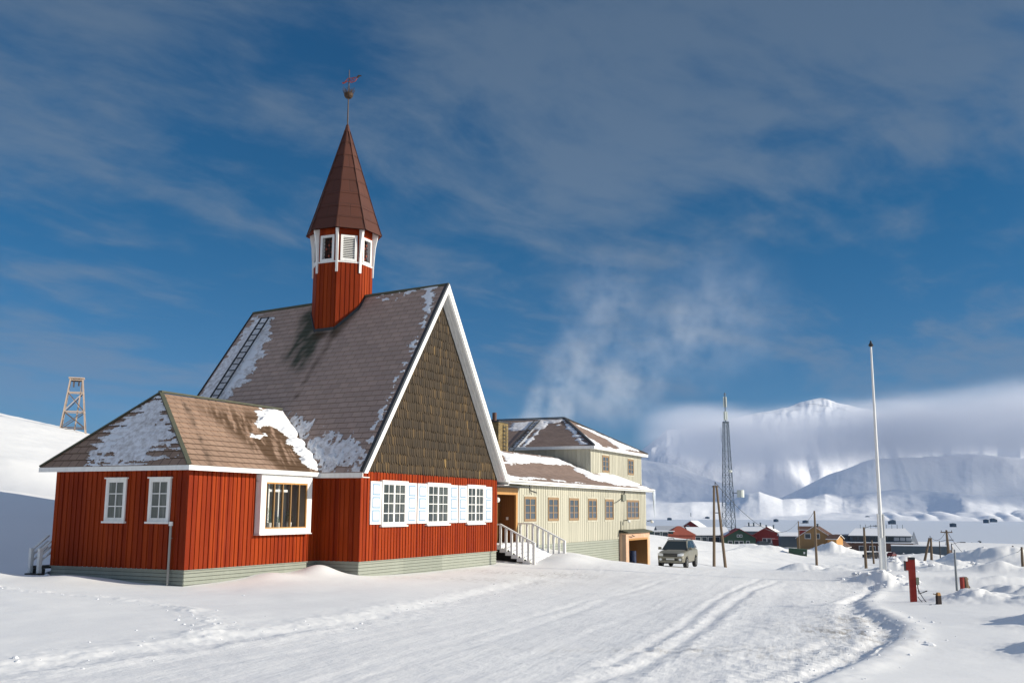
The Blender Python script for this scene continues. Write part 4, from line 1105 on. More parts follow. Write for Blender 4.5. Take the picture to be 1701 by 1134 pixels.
# back door steps behind the wing
def back_steps():
    s = empty('back_steps', loc=(0, 0, 0), parent=church)
    b = MB(); md = mat('dark_planks', (.045, .042, .04), .8)
    b.box((-6.75, 7.2, -.10), (-5.2, 7.72, -.02), md); b.box((-6.95, 7.2, -.30), (-6.72, 7.72, -.24), md); b.box((-6.70, 7.24, -.9), (-6.60, 7.68, -.11), md)
    b.build('tread', s)
    for y in (7.28, 7.66):
        r = MB(); r.box((-6.86, y-.05, -.5), (-6.74, y+.05, .52), M_white)
        for z in (0, .18, .36): r.bar((-6.80, y, .46-z), (-6.2, y, .90-z), .09 if z == 0 else .06, M_white, .045)
        r.build('railing', s)
    return s
back_steps()

# ------------------------------------------------------------------ the yellow building behind
hall = empty('parish_building', M=L2W, label='pale yellow timber building with a low wing and taller hipped block behind the church', cat='building')
def yellow():
    YW, XE = 1.2, 36.87
    clad((15.72, YW), (1, 0), XE-15.72, 0.02, 3.03, (0, -1), M_yel, .30, .235, .02, seed=11).build('wall', hall)
    clad((11.0, YW), (1, 0), 4.72, 2.62, 3.03, (0, -1), M_yel, .30, .235, .02, seed=12).build('wall', hall)
    clad((11.0, YW), (1, 0), 1.3, 0.02, 2.62, (0, -1), M_yel, .30, .235, .02, seed=13).build('wall', hall)
    clad((XE, YW), (0, 1), 7.6, 0.02, 3.03, (1, 0), M_yel, .30, .235, .02, seed=14).build('wall', hall)
    clad((30.5, 16), (0, -1), 13.2, 3.0, 5.62, (-1, 0), M_yel, .30, .235, .02, seed=15).build('wall', hall)
    clad((30.5, 2.8), (1, 0), 10.6, 3.0, 5.62, (0, -1), M_yel, .30, .235, .02, seed=16).build('wall', hall)
    clad((41.1, 2.8), (0, 1), 13.2, -3.5, 5.62, (1, 0), M_yel, .30, .235, .02, seed=17).build('wall', hall)
    clad((11, 8.8), (1, 0), 19.5, 0, 3.03, (0, 1), M_yel, .30, .235, .02, seed=18).build('wall', hall)
    lap((15.75, YW+.02), (1, 0), 31.7-15.75, -3.3, 0.0, (0, -1), M_grey, .14).build('plinth', hall)
    lap((35.75, YW+.02), (1, 0), XE-35.8, -3.3, 0.0, (0, -1), M_grey, .14).build('plinth', hall)
    lap((11, YW+.02), (1, 0), 4.7, -1.5, 0.0, (0, -1), M_grey, .14).build('plinth', hall)
    lap((XE-.02, YW), (0, 1), 7.6, -3.6, 0.0, (1, 0), M_grey, .14).build('plinth', hall)
    # low roof: gable ridge, hipped at the far end
    e0, z0, yr, zr, xe = .80, 3.16, 5.0, 5.06, 37.3
    rf, fr = slates(((10.9, e0, z0), (xe, e0, z0), (xe-4.2, yr, zr), (10.9, yr, zr)), .24, M_roofy, 'roof_slope', hall, .5)
    slates(((xe, e0, z0), (xe, 9.2, z0), (xe-4.2, yr+.001, zr), (xe-4.2, yr, zr)), .24, M_roofy, 'roof_slope', hall, .6)
    slates(((xe, 9.2, z0), (10.9, 9.2, z0), (10.9, yr, zr), (xe-4.2, yr, zr)), .24, M_roofy, 'roof_slope', hall, .6)
    b = MB(); b.box((10.9, e0-.03, z0-.17), (xe+.03, e0+.012, z0+.02), M_white); b.box((xe-.01, e0+.012, z0-.17), (xe+.03, 9.2, z0+.02), M_white)
    b.box((11.0, e0+.012, z0-.16), (xe-.01, YW-.03, z0-.13), M_white); b.box((XE+.03, YW-.03, z0-.16), (xe-.01, 9.2, z0-.13), M_white)
    b.tube([(11.4, e0-.09, z0-.02), (xe+.05, e0-.09, z0-.05)], .055, M_white, 8); b.build('fascia', hall)
    snow_patch(fr, [[(830, 749), (880, 756), (926, 762), (946, 772), (920, 772), (890, 770), (836, 770)], [(835, 786), (866, 793), (905, 795), (835, 796)], [(920, 797), (960, 800), (975, 803), (925, 800)]],
               hall, thick=.05, amp=.35, seed=31, thr=.05, fr=(.5, 2.2), res=.06, soft=.4)
    snow_patch(fr, [[(926, 762), (984, 784), (1010, 786), (1040, 792), (1062, 799), (1078, 811), (1030, 808), (1005, 800), (985, 796), (975, 792)]], hall, thick=.06, amp=.5, seed=34, thr=.08, fr=(.4, 1.8), res=.07, soft=.4)
    # upper block: hipped roof
    ex0, ex1, ey0, ez = 30.15, 41.45, 2.42, 5.74; rx, ry, rz_ = 35.8, 6.7, 8.08
    u1, fu = slates(((ex0, 16.4, ez), (ex0, ey0, ez), (rx, ry, rz_), (rx, 16.4, rz_)), .24, M_roofy, 'roof_slope', hall, .5)
    u2, fu2 = slates(((ex0, ey0, ez), (ex1, ey0, ez), (rx+.001, ry, rz_), (rx, ry, rz_)), .24, M_roofy, 'roof_slope', hall, .5)
    slates(((ex1, ey0, ez), (ex1, 16.4, ez), (rx, 16.4, rz_), (rx, ry, rz_)), .24, M_roofy, 'roof_slope', hall, .6)
    b = MB(); b.box((ex0-.03, ey0-.03, ez-.17), (ex1+.03, ey0+.012, ez+.02), M_white); b.box((ex0-.03, ey0+.012, ez-.17), (ex0+.012, 16.4, ez+.02), M_white)
    b.box((ex0+.012, ey0+.012, ez-.15), (ex1, 2.78, ez-.12), M_white); b.box((ex0+.012, 2.78, ez-.15), (30.47, 16.4, ez-.12), M_white)
    b.box((ex1-.01, ey0+.012, ez-.17), (ex1+.03, 16.4, ez+.02), M_white); b.build('fascia', hall)
    b = MB(); b.bar((ex0, ey0, ez+.06), (rx, ry, rz_+.06), .16, M_lead, .07); b.bar((ex1, ey0, ez+.06), (rx, ry, rz_+.06), .16, M_lead, .07); b.bar((rx, ry, rz_+.06), (rx, 16.4, rz_+.06), .18, M_lead, .07)
    b.build('ridge_cap', hall)
    snow_patch(fu, [[(845, 702), (900, 696), (935, 696), (930, 704), (905, 700), (896, 712), (848, 716)]], hall, M_frost, thick=.04, amp=.35, seed=41, thr=.05, fr=(.8, 2), res=.07)
    snow_patch(fu, [[(893, 700), (901, 699), (858, 746), (846, 748)], [(905, 700), (912, 700), (868, 746), (861, 747)], [(937, 700), (952, 712), (975, 738), (960, 734), (948, 716)]], hall, thick=.035, amp=.18, seed=43, thr=.0, fr=(1, 3), res=.06)
    snow_patch(fu2, [[(950, 706), (965, 718), (1000, 740), (980, 738), (962, 722)], [(950, 702), (985, 715), (1025, 733), (1060, 748), (1030, 745), (1005, 728), (975, 714)], [(1010, 742), (1050, 750), (1068, 754), (1030, 750)]], hall, thick=.045, amp=.25, seed=44, thr=.02, fr=(.7, 2.2), res=.06)
    # roof ladder on the upper block
    b = MB(); a, ex, ey, n = fu
    for xo in (0, .42): 
        p = Vector(lhit(897, 698, a+n*.12, n)); q = Vector(lhit(853, 747, a+n*.12, n)); p.y += xo; q.y += xo; b.bar(p, q, .05, M_lead, .05, up=n)
    for t in np.linspace(.02, .98, 17): c_ = p.lerp(q, t); b.bar(c_, c_-Vector((0, .42, 0)), .04, M_lead, .03)
    b.build('roof_ladder', hall)
    # chimney on the low wing
    def f_brick(g, b_):
        br = g.n('ShaderNodeTexBrick'); p = obj_(g); x, y, z = g.sep(p); g.l(g.comb(g.math('ADD', x, y), z, 0), br.inputs['Vector']); br.inputs['Scale'].default_value = 1
        br.inputs['Brick Width'].default_value = .25; br.inputs['Row Height'].default_value = .085; br.inputs['Mortar Size'].default_value = .010
        br.inputs['Color1'].default_value = (.30, .22, .09, 1); br.inputs['Color2'].default_value = (.17, .12, .05, 1); br.inputs['Mortar'].default_value = (.10, .085, .05, 1)
        c = g.mix(g.rng(g.noise(p, 2.5, 4), .4, .75, 0, .6), br.outputs[0], (.10, .07, .04)); g.l(c, b_.inputs['Base Color']); bump(g, b_, br.outputs['Fac'], -.5, .01)
    M_brick = mat('yellow_brick', rough=.85, fn=f_brick)
    b = MB(); b.box((23.7, 6.0, 4.2), (25.05, 6.75, 6.84), M_brick); b.box((23.66, 5.96, 6.84), (25.09, 6.79, 6.92), M_lead)
    for xx in (24.25, 24.62): b.box((xx, 5.93, 5.1), (xx+.03, 5.96, 6.7), M_lead)
    for q in range(7): b.box((24.25, 5.925, 5.25+q*.22), (24.65, 5.955, 5.28+q*.22), M_lead)
    ch = b.build('chimney', hall)
    b = MB(); b.tube([(23.98, 6.4, 6.9), (23.98, 6.4, 7.42)], .13, mat('rusty_pipe', (.10, .055, .045), .7), 12); b.build('flue', ch)
    # windows
    M_fr = mat('honey_window_frame', rough=.5, fn=lambda g, b_: g.l(g.mix(g.noise(g.mapping(obj_(g), (9, 9, 1.5)), 2, 4), (.20, .125, .065), (.35, .235, .13)), b_.inputs['Base Color']))
    M_gr = mat('window_glass_grey', rough=.08, spec=.5, fn=glass_fn(.18, (.060, .075, .095)))
    def win(x, w, z=1.20, h_=1.22, y=YW, cols=2):
        f = window(hall, (x, y, z), 0, w, h_, cols, 3, M_fr, M_gr, .055, mull=.10, out=.07, sill=False, bar=.035, sash=.07)
        t = MB(); 
        for (a, c) in (((-.10, -.10), (w+.10, -.003)), ((-.10, h_+.003), (w+.10, h_+.09)), ((-.10, -.003), (-.004, h_+.003)), ((w+.004, -.003), (w+.10, h_+.003))): t.box((a[0], -.036, a[1]), (c[0], .0, c[1]), M_yel)
        t.build('casing', f)
    for x in (16.55, 19.6, 22.62, 25.6, 28.55): win(x, 1.47)
    win(32.68, 2.5, cols=3)
    win(32.6, 1.3, 4.2, 1.1, 2.8); win(37.9, 1.25, 4.2, 1.1, 2.8)
    # lamps, conduit and bracket on the front
    b = MB(); b.box((31.6, 1.05, 2.35), (32.2, 1.17, 2.75), mat('grey_green_box', (.20, .21, .17), .6)); b.tube([(31.9, 1.1, 2.7), (31.8, 1.0, 2.95)], .04, M_lead, 6)
    b.tube([(31.6, 1.14, 2.5), (30.6, 1.14, 2.25), (30.0, 1.14, 2.2)], .02, M_lead, 5); b.build('flood_light', hall); b = MB(); b.tube([(31.45, 1.14, 1.1), (31.45, 1.14, .35)], .03, M_yel, 6); b.build('conduit', hall)
    b = MB(); b.tube([(17.2, 1.18, 3.0), (17.2, 1.12, 2.72), (17.6, .95, 2.62)], .035, M_lead, 6); b.build('bracket', hall)
    for xx, zz in ((32.0, 1.12), (37.0, 1.05)):
        b = MB(); b.tube([(xx, 1.16, zz), (xx, .85, zz+.05)], .03, M_lead, 6); b.lathe([(0, -.1), (.09, -.06), (.11, 0), (.07, .08), (0, .1)], M_white, (xx, .82, zz-.04), 10); b.build('wall_lamp', hall)
    # icicle hanging from the gutter end
    ic = mat('ice', (.75, .82, .90), .15, spec=.5); b = MB()
    b.tube([(37.3, .75, 3.05), (37.32, .75, 2.6), (37.36, .76, 1.9), (37.40, .76, 1.2)], [.10, .09, .05, .008], ic, 8); b.tube([(37.15, .74, 3.02), (37.16, .74, 2.4)], [.05, .005], ic, 6); b.build('icicle', hall)
    # salmon porch at the far end
    def f_sal(g, b_):
        n = g.noise(obj_(g), 2.2, 6, .65); g.l(g.mix(g.rng(n, .35, .65), (.52, .33, .22), (.64, .43, .30)), b_.inputs['Base Color'])
    M_sal = mat('salmon_boards', rough=.75, fn=f_sal)
    gx0, gx1, gy, gt = 31.2, 36.15, .75, .36
    b = MB(); b.box((gx0, gy, -3.4), (gx0+.55, 1.19, gt), M_sal); b.box((gx1-.45, gy, -3.4), (gx1, 1.19, gt), M_sal); b.box((gx0+.55, gy+.002, .02), (gx1-.45, 1.19, gt), M_sal)
    b.box((gx0-.006, gy+.05, -3.4), (gx0-.001, 1.0, gt-.1), mat('salmon_plaster_worn', (.36, .26, .20), .8))
    pr = b.build('porch', hall)
    b = MB(); b.box((gx0-.15, gy-.18, gt), (gx1+.15, 1.18, gt+.06), M_ridge); b.face([(gx0-.15, gy-.19, gt+.065), (gx1+.15, gy-.19, gt+.065), (gx1+.15, 1.17, gt+.20), (gx0-.15, 1.17, gt+.20)], M_ridge)
    b.tube([(gx0+.6, gy-.2, .22), (gx0+1.3, gy-.12, .14)], .03, M_lead, 6); b.build('canopy', pr)
    b = MB(); x0, x1 = gx0+.55, gx1-.45
    b.face([(x0, gy+1.3, -3.3), (x1, gy+1.3, -3.3), (x1, gy+1.3, .1), (x0, gy+1.3, .1)], M_dwood); b.face([(x1-.03, gy+.06, -3.3), (x1-.03, gy+1.3, -3.3), (x1-.03, gy+1.3, .1), (x1-.03, gy+.06, .1)], M_wood)
    b.face([(x0, gy, .015), (x1, gy, .015), (x1, gy+1.3, .015), (x0, gy+1.3, .015)], M_dwood); b.box((x0+.002, gy-.01, -.10), (x1-.002, gy+.05, .018), M_wood); b.box((x1-.12, gy-.01, -3.3), (x1+.01, gy+.05, -.10), M_wood)
    b.build('door_recess', pr)
    b = MB(); b.box((x0+.4, gy+1.22, -2.4), (x0+1.25, gy+1.29, -.15), M_wood)
    for q in range(5): b.box((x0+.52, gy+1.20, -2.1+q*.37), (x0+1.13, gy+1.23, -1.85+q*.37), M_gr)
    b.box((x0+1.5, gy+1.2, -1.5), (x0+1.72, gy+1.29, -1.1), M_white); b.build('door', pr)
    # entrance recess beside the church
    b = MB(); dx0, dx1, dz0, dz1, dy = 12.3, 15.52, .16, 2.48, 2.0
    b.face([(dx0, dy, dz0), (dx1, dy, dz0), (dx1, dy, dz1), (dx0, dy, dz1)], M_dwood); b.face([(dx1, YW, dz0), (dx1, dy, dz0), (dx1, dy, dz1), (dx1, YW, dz1)], M_dwood)
    b.face([(dx0, YW, dz0), (dx0, dy, dz0), (dx0, dy, dz1), (dx0, YW, dz1)], M_dwood); b.face([(dx0, YW, dz1), (dx1, YW, dz1), (dx1, dy, dz1), (dx0, dy, dz1)], M_dwood)
    b.box((dx1, YW-.06, dz0), (dx1+.20, YW+.03, dz1+.001), M_wood); b.box((dx0-.2, YW-.065, dz1), (dx1+.205, YW+.03, 2.80), M_wood)
    en = b.build('entrance_recess', hall)
    b = MB(); b.box((dx0+.5, dy-.06, dz0), (dx0+1.9, dy-.01, dz1-.05), M_wood)
    for q in range(6): b.box((dx0+.65, dy-.075, dz0+.12+q*.35), (dx0+1.75, dy-.062, dz0+.40+q*.35), M_glass)
    b.build('door', en)
    b = MB(); b.lathe([(0, -.13), (.08, -.10), (.125, 0), (.08, .10), (0, .13)], mat('lamp_globe', (.85, .84, .80), .25), (13.5, YW-.02, 2.22), 14); b.tube([(13.5, YW-.02, 2.33), (13.5, YW-.02, 2.5)], .02, M_lead, 6); b.build('globe_lamp', en)
    b = MB(); b.box((14.98, 1.5, 1.25), (15.515, 1.6, 1.42), M_white) if False else b.box((15.49, 1.55, 1.28), (15.515, 1.66, 1.42), M_white); b.build('switch', en)
    b = MB(); b.box((11.4, .55, 2.82), (16.0, 1.19, 2.87), M_lead); b.face([(11.4, .54, 2.875), (16.0, .54, 2.875), (16.0, 1.17, 2.98), (11.4, 1.17, 2.98)], M_ridge); b.build('canopy', en)
    # entrance stairs with white railings
    st = empty('entrance_stairs', parent=hall)
    sx0, sx1 = 12.2, 15.85
    b = MB(); n = 6; yf, yb, zt, zb = -1.30, -.02, .16, -.62
    ytop = .40
    b.box((sx0, ytop, zt-.10), (sx1, YW+.7, zt), M_white)
    rn = (ytop-yf)/n; rs = (zt-zb)/n
    for q in range(n):
        b.box((sx0, ytop-(q+1)*rn-.03, zt-(q+1)*rs-.05), (sx1, ytop-q*rn, zt-(q+1)*rs), M_white)
    b.build('tread', st)
    b = MB()   # saw-toothed white stringers
    for xx in (sx0-.04, sx1+.01):
        for q in range(n): b.box((xx, ytop-(q+1)*rn-.02, zt-(q+1)*rs-.16), (xx+.05, ytop-q*rn+.02, zt-(q+1)*rs+.01), M_white)
        b.box((xx, ytop, zt-.16), (xx+.05, YW, zt+.01), M_white)
    b.build('stringer', st)
    b = MB()   # snow on the treads
    gx, gy_ = np.meshgrid(np.linspace(sx0+.25, sx1-.02, 46), np.linspace(yf-.5, YW-.05, 44))
    stepz = np.where(gy_ > ytop, zt, zt-np.ceil((ytop-gy_)/rn)*rs); lin = zt-(ytop-gy_)/(ytop-yf)*(zt-zb)
    mixk = .75*sstep(gx, sx0+.2, sx0+1.6); zz = np.where(gy_ > ytop, zt+.07, stepz*(1-mixk)+lin*mixk+.05)+.05*fbm(gx*2, gy_*2, 4, 9)
    zz = zz-.12*sstep(gx, sx1-.2, sx1)-.05*(1-sstep(gx, sx0+.25, sx0+.5))
    for i in range(43):
        for j in range(45):
            b.face([(gx[i, j], gy_[i, j], zz[i, j]), (gx[i, j+1], gy_[i, j+1], zz[i, j+1]), (gx[i+1, j+1], gy_[i+1, j+1], zz[i+1, j+1]), (gx[i+1, j], gy_[i+1, j], zz[i+1, j])], M_snowroof, smooth=True)
    b.build('step_snow', st)
    b = MB(); b.face([(sx0+.3, YW-.2, zt-.12), (sx0+.3, yf, zb), (sx0+.3, yf, -1.2), (sx0+.3, YW-.2, -1.2)], M_dark_gap); b.face([(11, YW-.01, .01), (sx0+.3, YW-.01, .01), (sx0+.3, YW-.01, -1.3), (11, YW-.01, -1.3)], M_dark_gap); b.build('understair_shade', st)  # black sheets paint in the deep shade under the stairs
    for xx, endz in ((sx0, -.60), (sx1, -.32)):
        r = MB(); top = .95; A = Vector((xx, YW, zt+top)); B = Vector((xx, ytop, zt+top)); Cc = Vector((xx, yf+.05, zb+top-.02))
        r.bar(A, B, .12, M_white, .06); r.bar(B, Cc+Vector((0, -.06, -.02)), .12, M_white, .06)
        rl = r.build('railing', st)
        for t in (.0, .38, .82): 
            p = B.lerp(A, t); q = MB(); q.box((p.x-.035, p.y-.045, zt-.14), (p.x+.035, p.y+.045, p.z-.035), M_white); o = q.build('baluster', hall); o.parent = st
        for k in range(1, 7):
            t = k/6; p = B.lerp(Cc, t); q = MB(); lo = zt-(ytop-p.y)/(ytop-yf)*(zt-zb)-.16
            if k == 6: lo = endz-.25
            w_ = .045 if k < 6 else .06
            q.box((p.x-w_, p.y-w_, lo), (p.x+w_, p.y+w_, p.z-.03), M_white); o = q.build('baluster', hall); o.parent = st
yellow()
b = MB(); b.lathe([(0, 0), (.29, 0), (.29, .28), (.305, .29), (.305, .32), (.29, .33), (.29, .60), (.305, .61), (.305, .64), (.29, .65), (.29, .92), (.25, .92), (.25, .89), (0, .89)], mat('blue_drum', (.02, .035, .085), .4), n=20)
_p = L2Wl((34.75, 1.55, -1.99)); o = b.build('oil_drum'); o.location = _p; o.location.z = ground(_p.x, _p.y)[0]+.02
tag(o, 'dark blue oil drum standing in the salmon porch doorway', 'oil drum')

# ------------------------------------------------------------------ car
def build_car():
    px, d = 1127, 65.0; P = at(px, 945, d); P[2] = ground(P[0], P[1])[0]
    M_body = mat('champagne_paint', (.20, .19, .15), .38, .25, .5, fn=lambda g, b_: (g.l(g.mix(g.rng(g.noise(obj_(g), 1.6, 5, .7), .45, .75, 0, .5), (.20, .19, .15), (.27, .26, .23)), b_.inputs['Base Color'])))
    M_tyre = mat('tyre', (.018, .018, .018), .9); M_rim = mat('alloy_rim', (.55, .55, .53), .35, .6); M_blk = mat('black_trim', (.02, .02, .022), .6)
    M_cg = mat('car_glass', (.02, .03, .03), .05, spec=.6); M_lamp = mat('headlight_glass', (.75, .77, .78), .1, spec=.6)
    hd = R_(202.5); fwd = Vector((math.sin(hd), math.cos(hd), 0)); rz = math.atan2(fwd.y, fwd.x)
    car = empty('parked_car', (P[0], P[1], P[2]), rz, 'champagne silver off-road car parked on the snow beside the salmon porch', 'car')
    # length sections along x (front +): x, half width at sill/belt, z of lower edge, belt z, shoulder
    S = [(2.06, .60, .42, .62), (2.02, .74, .36, .80), (1.90, .82, .34, .92), (1.55, .86, .33, 1.00), (.98, .87, .33, 1.07), (.3, .87, .33, 1.10), (-.6, .87, .33, 1.13), (-1.5, .87, .33, 1.15), (-1.85, .85, .36, 1.12), (-1.98, .80, .42, 1.05)]
    def sec(x, w, zl, zt):
        zm = zl+(zt-zl)*.55
        pts = [(0, zl), (w*.80, zl), (w*.96, zl+.06), (w, zm), (w*.985, zt-.12), (w*.93, zt-.03), (w*.80, zt+.005), (w*.4, zt+.035), (0, zt+.04)]
        return [(x, y, z) for y, z in pts]+[(x, -y, z) for y, z in pts[-2:0:-1]]
    b = MB(); R2 = [sec(*s) for s in S]
    # wheel arch openings are formed by raising the lower edge locally
    def arch(ring):
        out = []
        for (x, y, z) in ring:
            for wx in (1.28, -1.24):
                dd = abs(x-wx)
                if dd < .40 and abs(y) > .55 and z < .36+math.sqrt(.40**2-dd*dd): z = min(.36+math.sqrt(.40**2-dd*dd), .78)
            out.append((x, y, z))
        return out
    xs = sorted(set([s[0] for s in S]+[1.28+k for k in (-.40, -.33, -.2, 0, .2, .33, .40)]+[-1.24+k for k in (-.40, -.33, -.2, 0, .2, .33, .40)]), reverse=True)
    def interp(x):
        Sx = [s[0] for s in S][::-1]; return [float(np.interp(x, Sx, [s[i] for s in S][::-1])) for i in (1, 2, 3)]
    R2 = [arch(sec(x, *interp(x))) for x in xs]
    for i in range(len(R2)-1):
        n = len(R2[i])
        for k in range(n): b.face([R2[i][k], R2[i][(k+1) % n], R2[i+1][(k+1) % n], R2[i+1][k]], M_body, smooth=True)
    b.face(R2[0], M_body); b.face(R2[-1], M_body)
    # cabin roof and pillars: lower (belt) and upper outlines
    lowr = [(.98, .80), (.45, .82), (-.30, .83), (-1.05, .83), (-1.85, .78)]; upr = [(.28, .60), (.10, .63), (-.42, .64), (-1.05, .64), (-1.55, .60)]
    zlo = [1.09, 1.12, 1.14, 1.16, 1.14]; zup = [1.61, 1.66, 1.685, 1.68, 1.64]
    for s in (1, -1):
        for i in range(4):
            b.face([(lowr[i][0], s*lowr[i][1], zlo[i]), (lowr[i+1][0], s*lowr[i+1][1], zlo[i+1]), (upr[i+1][0], s*upr[i+1][1], zup[i+1]), (upr[i][0], s*upr[i][1], zup[i])], M_body)
    for i in range(4): b.face([(upr[i][0], upr[i][1], zup[i]), (upr[i+1][0], upr[i+1][1], zup[i+1]), (upr[i+1][0], -upr[i+1][1], zup[i+1]), (upr[i][0], -upr[i][1], zup[i])], M_body, smooth=True)
    b.face([(lowr[0][0], .80, 1.09), (lowr[0][0], -.80, 1.09), (.28, -.60, 1.61), (.28, .60, 1.61)], M_blk)
    b.face([(-1.85, .78, 1.14), (-1.85, -.78, 1.14), (-1.55, -.60, 1.64), (-1.55, .60, 1.64)], M_body)
    b.build('body', car)
    # floor and wheel wells
    b = MB(); b.box((-1.9, -.74, .30), (1.9, .74, .52), M_blk); b.build('underbody', car)
    def lerp3(a, c, t): return tuple(a[i]+(c[i]-a[i])*t for i in range(3))
    def pane(quad, inset, off, name):
        a, c, d_, e_ = [Vector(q) for q in quad]; n = (c-a).cross(e_-a).normalized(); ctr = (a+c+d_+e_)/4
        if n.dot(ctr-Vector((-.3, 0, 1.2))) < 0: n = -n
        q = [p.lerp(ctr, inset)+n*off for p in (a, c, d_, e_)]; g = MB(); g.face(q, M_cg); g.build(name, car)
    pane([(.98, .80, 1.09), (.98, -.80, 1.09), (.28, -.60, 1.61), (.28, .60, 1.61)], .07, .012, 'windscreen')
    pane([(-1.85, .78, 1.14), (-1.85, -.78, 1.14), (-1.55, -.60, 1.64), (-1.55, .60, 1.64)], .12, .012, 'rear_window')
    for s in (1, -1):
        for i, (t0, t1) in ((0, (0, 1)), (1, (0, 1)), (2, (0, 1)), (3, (0, 1))):
            if i == 0:
                a, c, d_, e_ = (.80, s*.812, 1.12), (lowr[1][0], s*lowr[1][1], zlo[1]+.02), (.10, s*.63, 1.62), (.24, s*.62, 1.58)
            else: a, c, d_, e_ = (lowr[i][0], s*lowr[i][1], zlo[i]+.02), (lowr[i+1][0], s*lowr[i+1][1], zlo[i+1]+.02), (upr[i+1][0], s*upr[i+1][1], zup[i+1]-.03), (upr[i][0], s*upr[i][1], zup[i]-.03)
            pane((a, c, d_, e_), .07, .012, 'side_window')
    for s in (1, -1):
        b = MB(); b.tube([(.15, s*.60, 1.70), (.0, s*.60, 1.75), (-1.2, s*.60, 1.76), (-1.45, s*.58, 1.69)], .022, M_blk, 6); b.build('roof_rail', car)
        b = MB(); b.box((.72, s*.86 if s > 0 else s*1.06, 1.10), (.84, s*1.06 if s > 0 else s*.86, 1.26), M_body, taper=.9); b.box((.70, s*.88 if s > 0 else s*1.04, 1.12), (.72, s*1.04 if s > 0 else s*.88, 1.24), M_cg); b.build('wing_mirror', car)
        b = MB(); b.face([(2.052, s*.44, .76), (2.052-.015, s*.66, .76), (1.93, s*.80, .80), (1.90, s*.815, .93), (1.99, s*.66, .94), (2.02, s*.46, .90)], M_lamp)
        b.lathe([(0, .0), (.09, .0), (.10, .01)], M_rim, (0, 0, 0), 12) if False else None; b.v = [(v[0]+.03, v[1], v[2]) for v in b.v]; b.build('headlight', car)
        b = MB(); b.tube([(2.05, s*.60, .56), (2.10, s*.60, .56)], .075, M_lamp, 12); b.build('fog_light', car)
    b = MB(); b.box((2.00, -.42, .74), (2.075, .42, .90), M_blk); b.box((2.07, -.42, .815), (2.085, .42, .83), M_body); b.build('grille', car)
    b = MB(); b.box((2.0, -.70, .64), (2.10, .70, .735), M_body); b.box((2.0, -.74, .40), (2.085, .74, .48), M_body); b.box((2.02, -.45, .50), (2.06, .45, .62), M_blk)
    b.box((2.095, -.26, .53), (2.10, .26, .63), mat('plate', (.6, .6, .58), .5)); b.build('bumper', car)
    def wheel():
        w = MB(); pr = [(.22, -.10), (.335, -.105), (.365, -.07), (.37, 0), (.365, .07), (.335, .105), (.22, .10)]
        rings = [[(r*math.cos(2*math.pi*k/24), z, r*math.sin(2*math.pi*k/24)) for k in range(24)] for r, z in pr]
        for i in range(len(rings)-1):
            for k in range(24): w.face([rings[i][k], rings[i][(k+1) % 24], rings[i+1][(k+1) % 24], rings[i+1][k]], M_tyre, smooth=True)
        t = w.build('wheel', car); r = MB()
        for yy in (-.075, .075):
            r.face([(.235*math.cos(2*math.pi*k/24), yy, .235*math.sin(2*math.pi*k/24)) for k in range(24)], M_blk)
            for k in range(5):
                a_ = 2*math.pi*k/5; r.bar((0, yy*1.25, 0), (.22*math.cos(a_), yy*1.2, .22*math.sin(a_)), .07, M_rim, .02)
        r.lathe([(.0, 0)], M_rim) if False else None
        ring = [[(q*math.cos(2*math.pi*k/24), y, q*math.sin(2*math.pi*k/24)) for k in range(24)] for q, y in ((.24, -.10), (.24, .10), (.205, .10), (.205, -.10), (.24, -.10))]
        for i in range(4):
            for k in range(24): r.face([ring[i][k], ring[i][(k+1) % 24], ring[i+1][(k+1) % 24], ring[i+1][k]], M_rim)
        r.build('rim', t); return t
    w0 = wheel(); w0.location = (1.28, .77, .355)
    for x, y in ((1.28, -.77), (-1.24, .77), (-1.24, -.77)): dup(w0, car, (x, y, .355))
    b = MB(); b.face([(1.0, .7, 1.10), (1.0, -.5, 1.10), (1.12, -.4, 1.095), (1.12, .62, 1.095)], M_snowroof); b.build('wiper_snow', car)
    car.scale = (1.0, 1.0, 1.0)
build_car()

# ------------------------------------------------------------------ poles, masts, posts
def gz(x, y): return float(ground(x, y)[0])
def pole(px, pyb, pyt, d, r=.12, name='utility_pole', label='', cat='pole', group=None, arm=None, m=None, top_px=None):
    P = at(px, pyb, d); z = gz(P[0], P[1]); T = at(top_px or px, pyt, d)
    o = empty(name, (P[0], P[1], z), 0, label, cat, group)
    H = T[2]-z; b = MB(); dx = (T[0]-P[0]) if top_px else 0
    b.tube([(0, 0, -.6), (dx*.5, 0, H*.5), (dx, 0, H)], [r*1.15, r, r*.75], m or M_pole, 8); b.build('pole', o)
    if arm:
        a = MB()
        if arm == 'lamp':
            a.tube([(dx, 0, H-.15), (dx+.9, -.2, H+.15), (dx+1.5, -.3, H+.2)], .035, M_lead, 6); a.box((dx+1.3, -.42, H+.12), (dx+2.1, -.18, H+.24), M_lead); a.build('lamp_arm', o)
        else:
            a.box((dx-.8, -.05, H-.35), (dx+.8, .05, H-.22), m or M_pole)
            for s in (-.7, 0, .7): a.tube([(dx+s, 0, H-.22), (dx+s, 0, H-.02)], .04, M_lead, 6)
            a.build('crossarm', o)
    return o, Vector((P[0]+dx, P[1], z+H))
GP = 'wooden utility poles in the town'
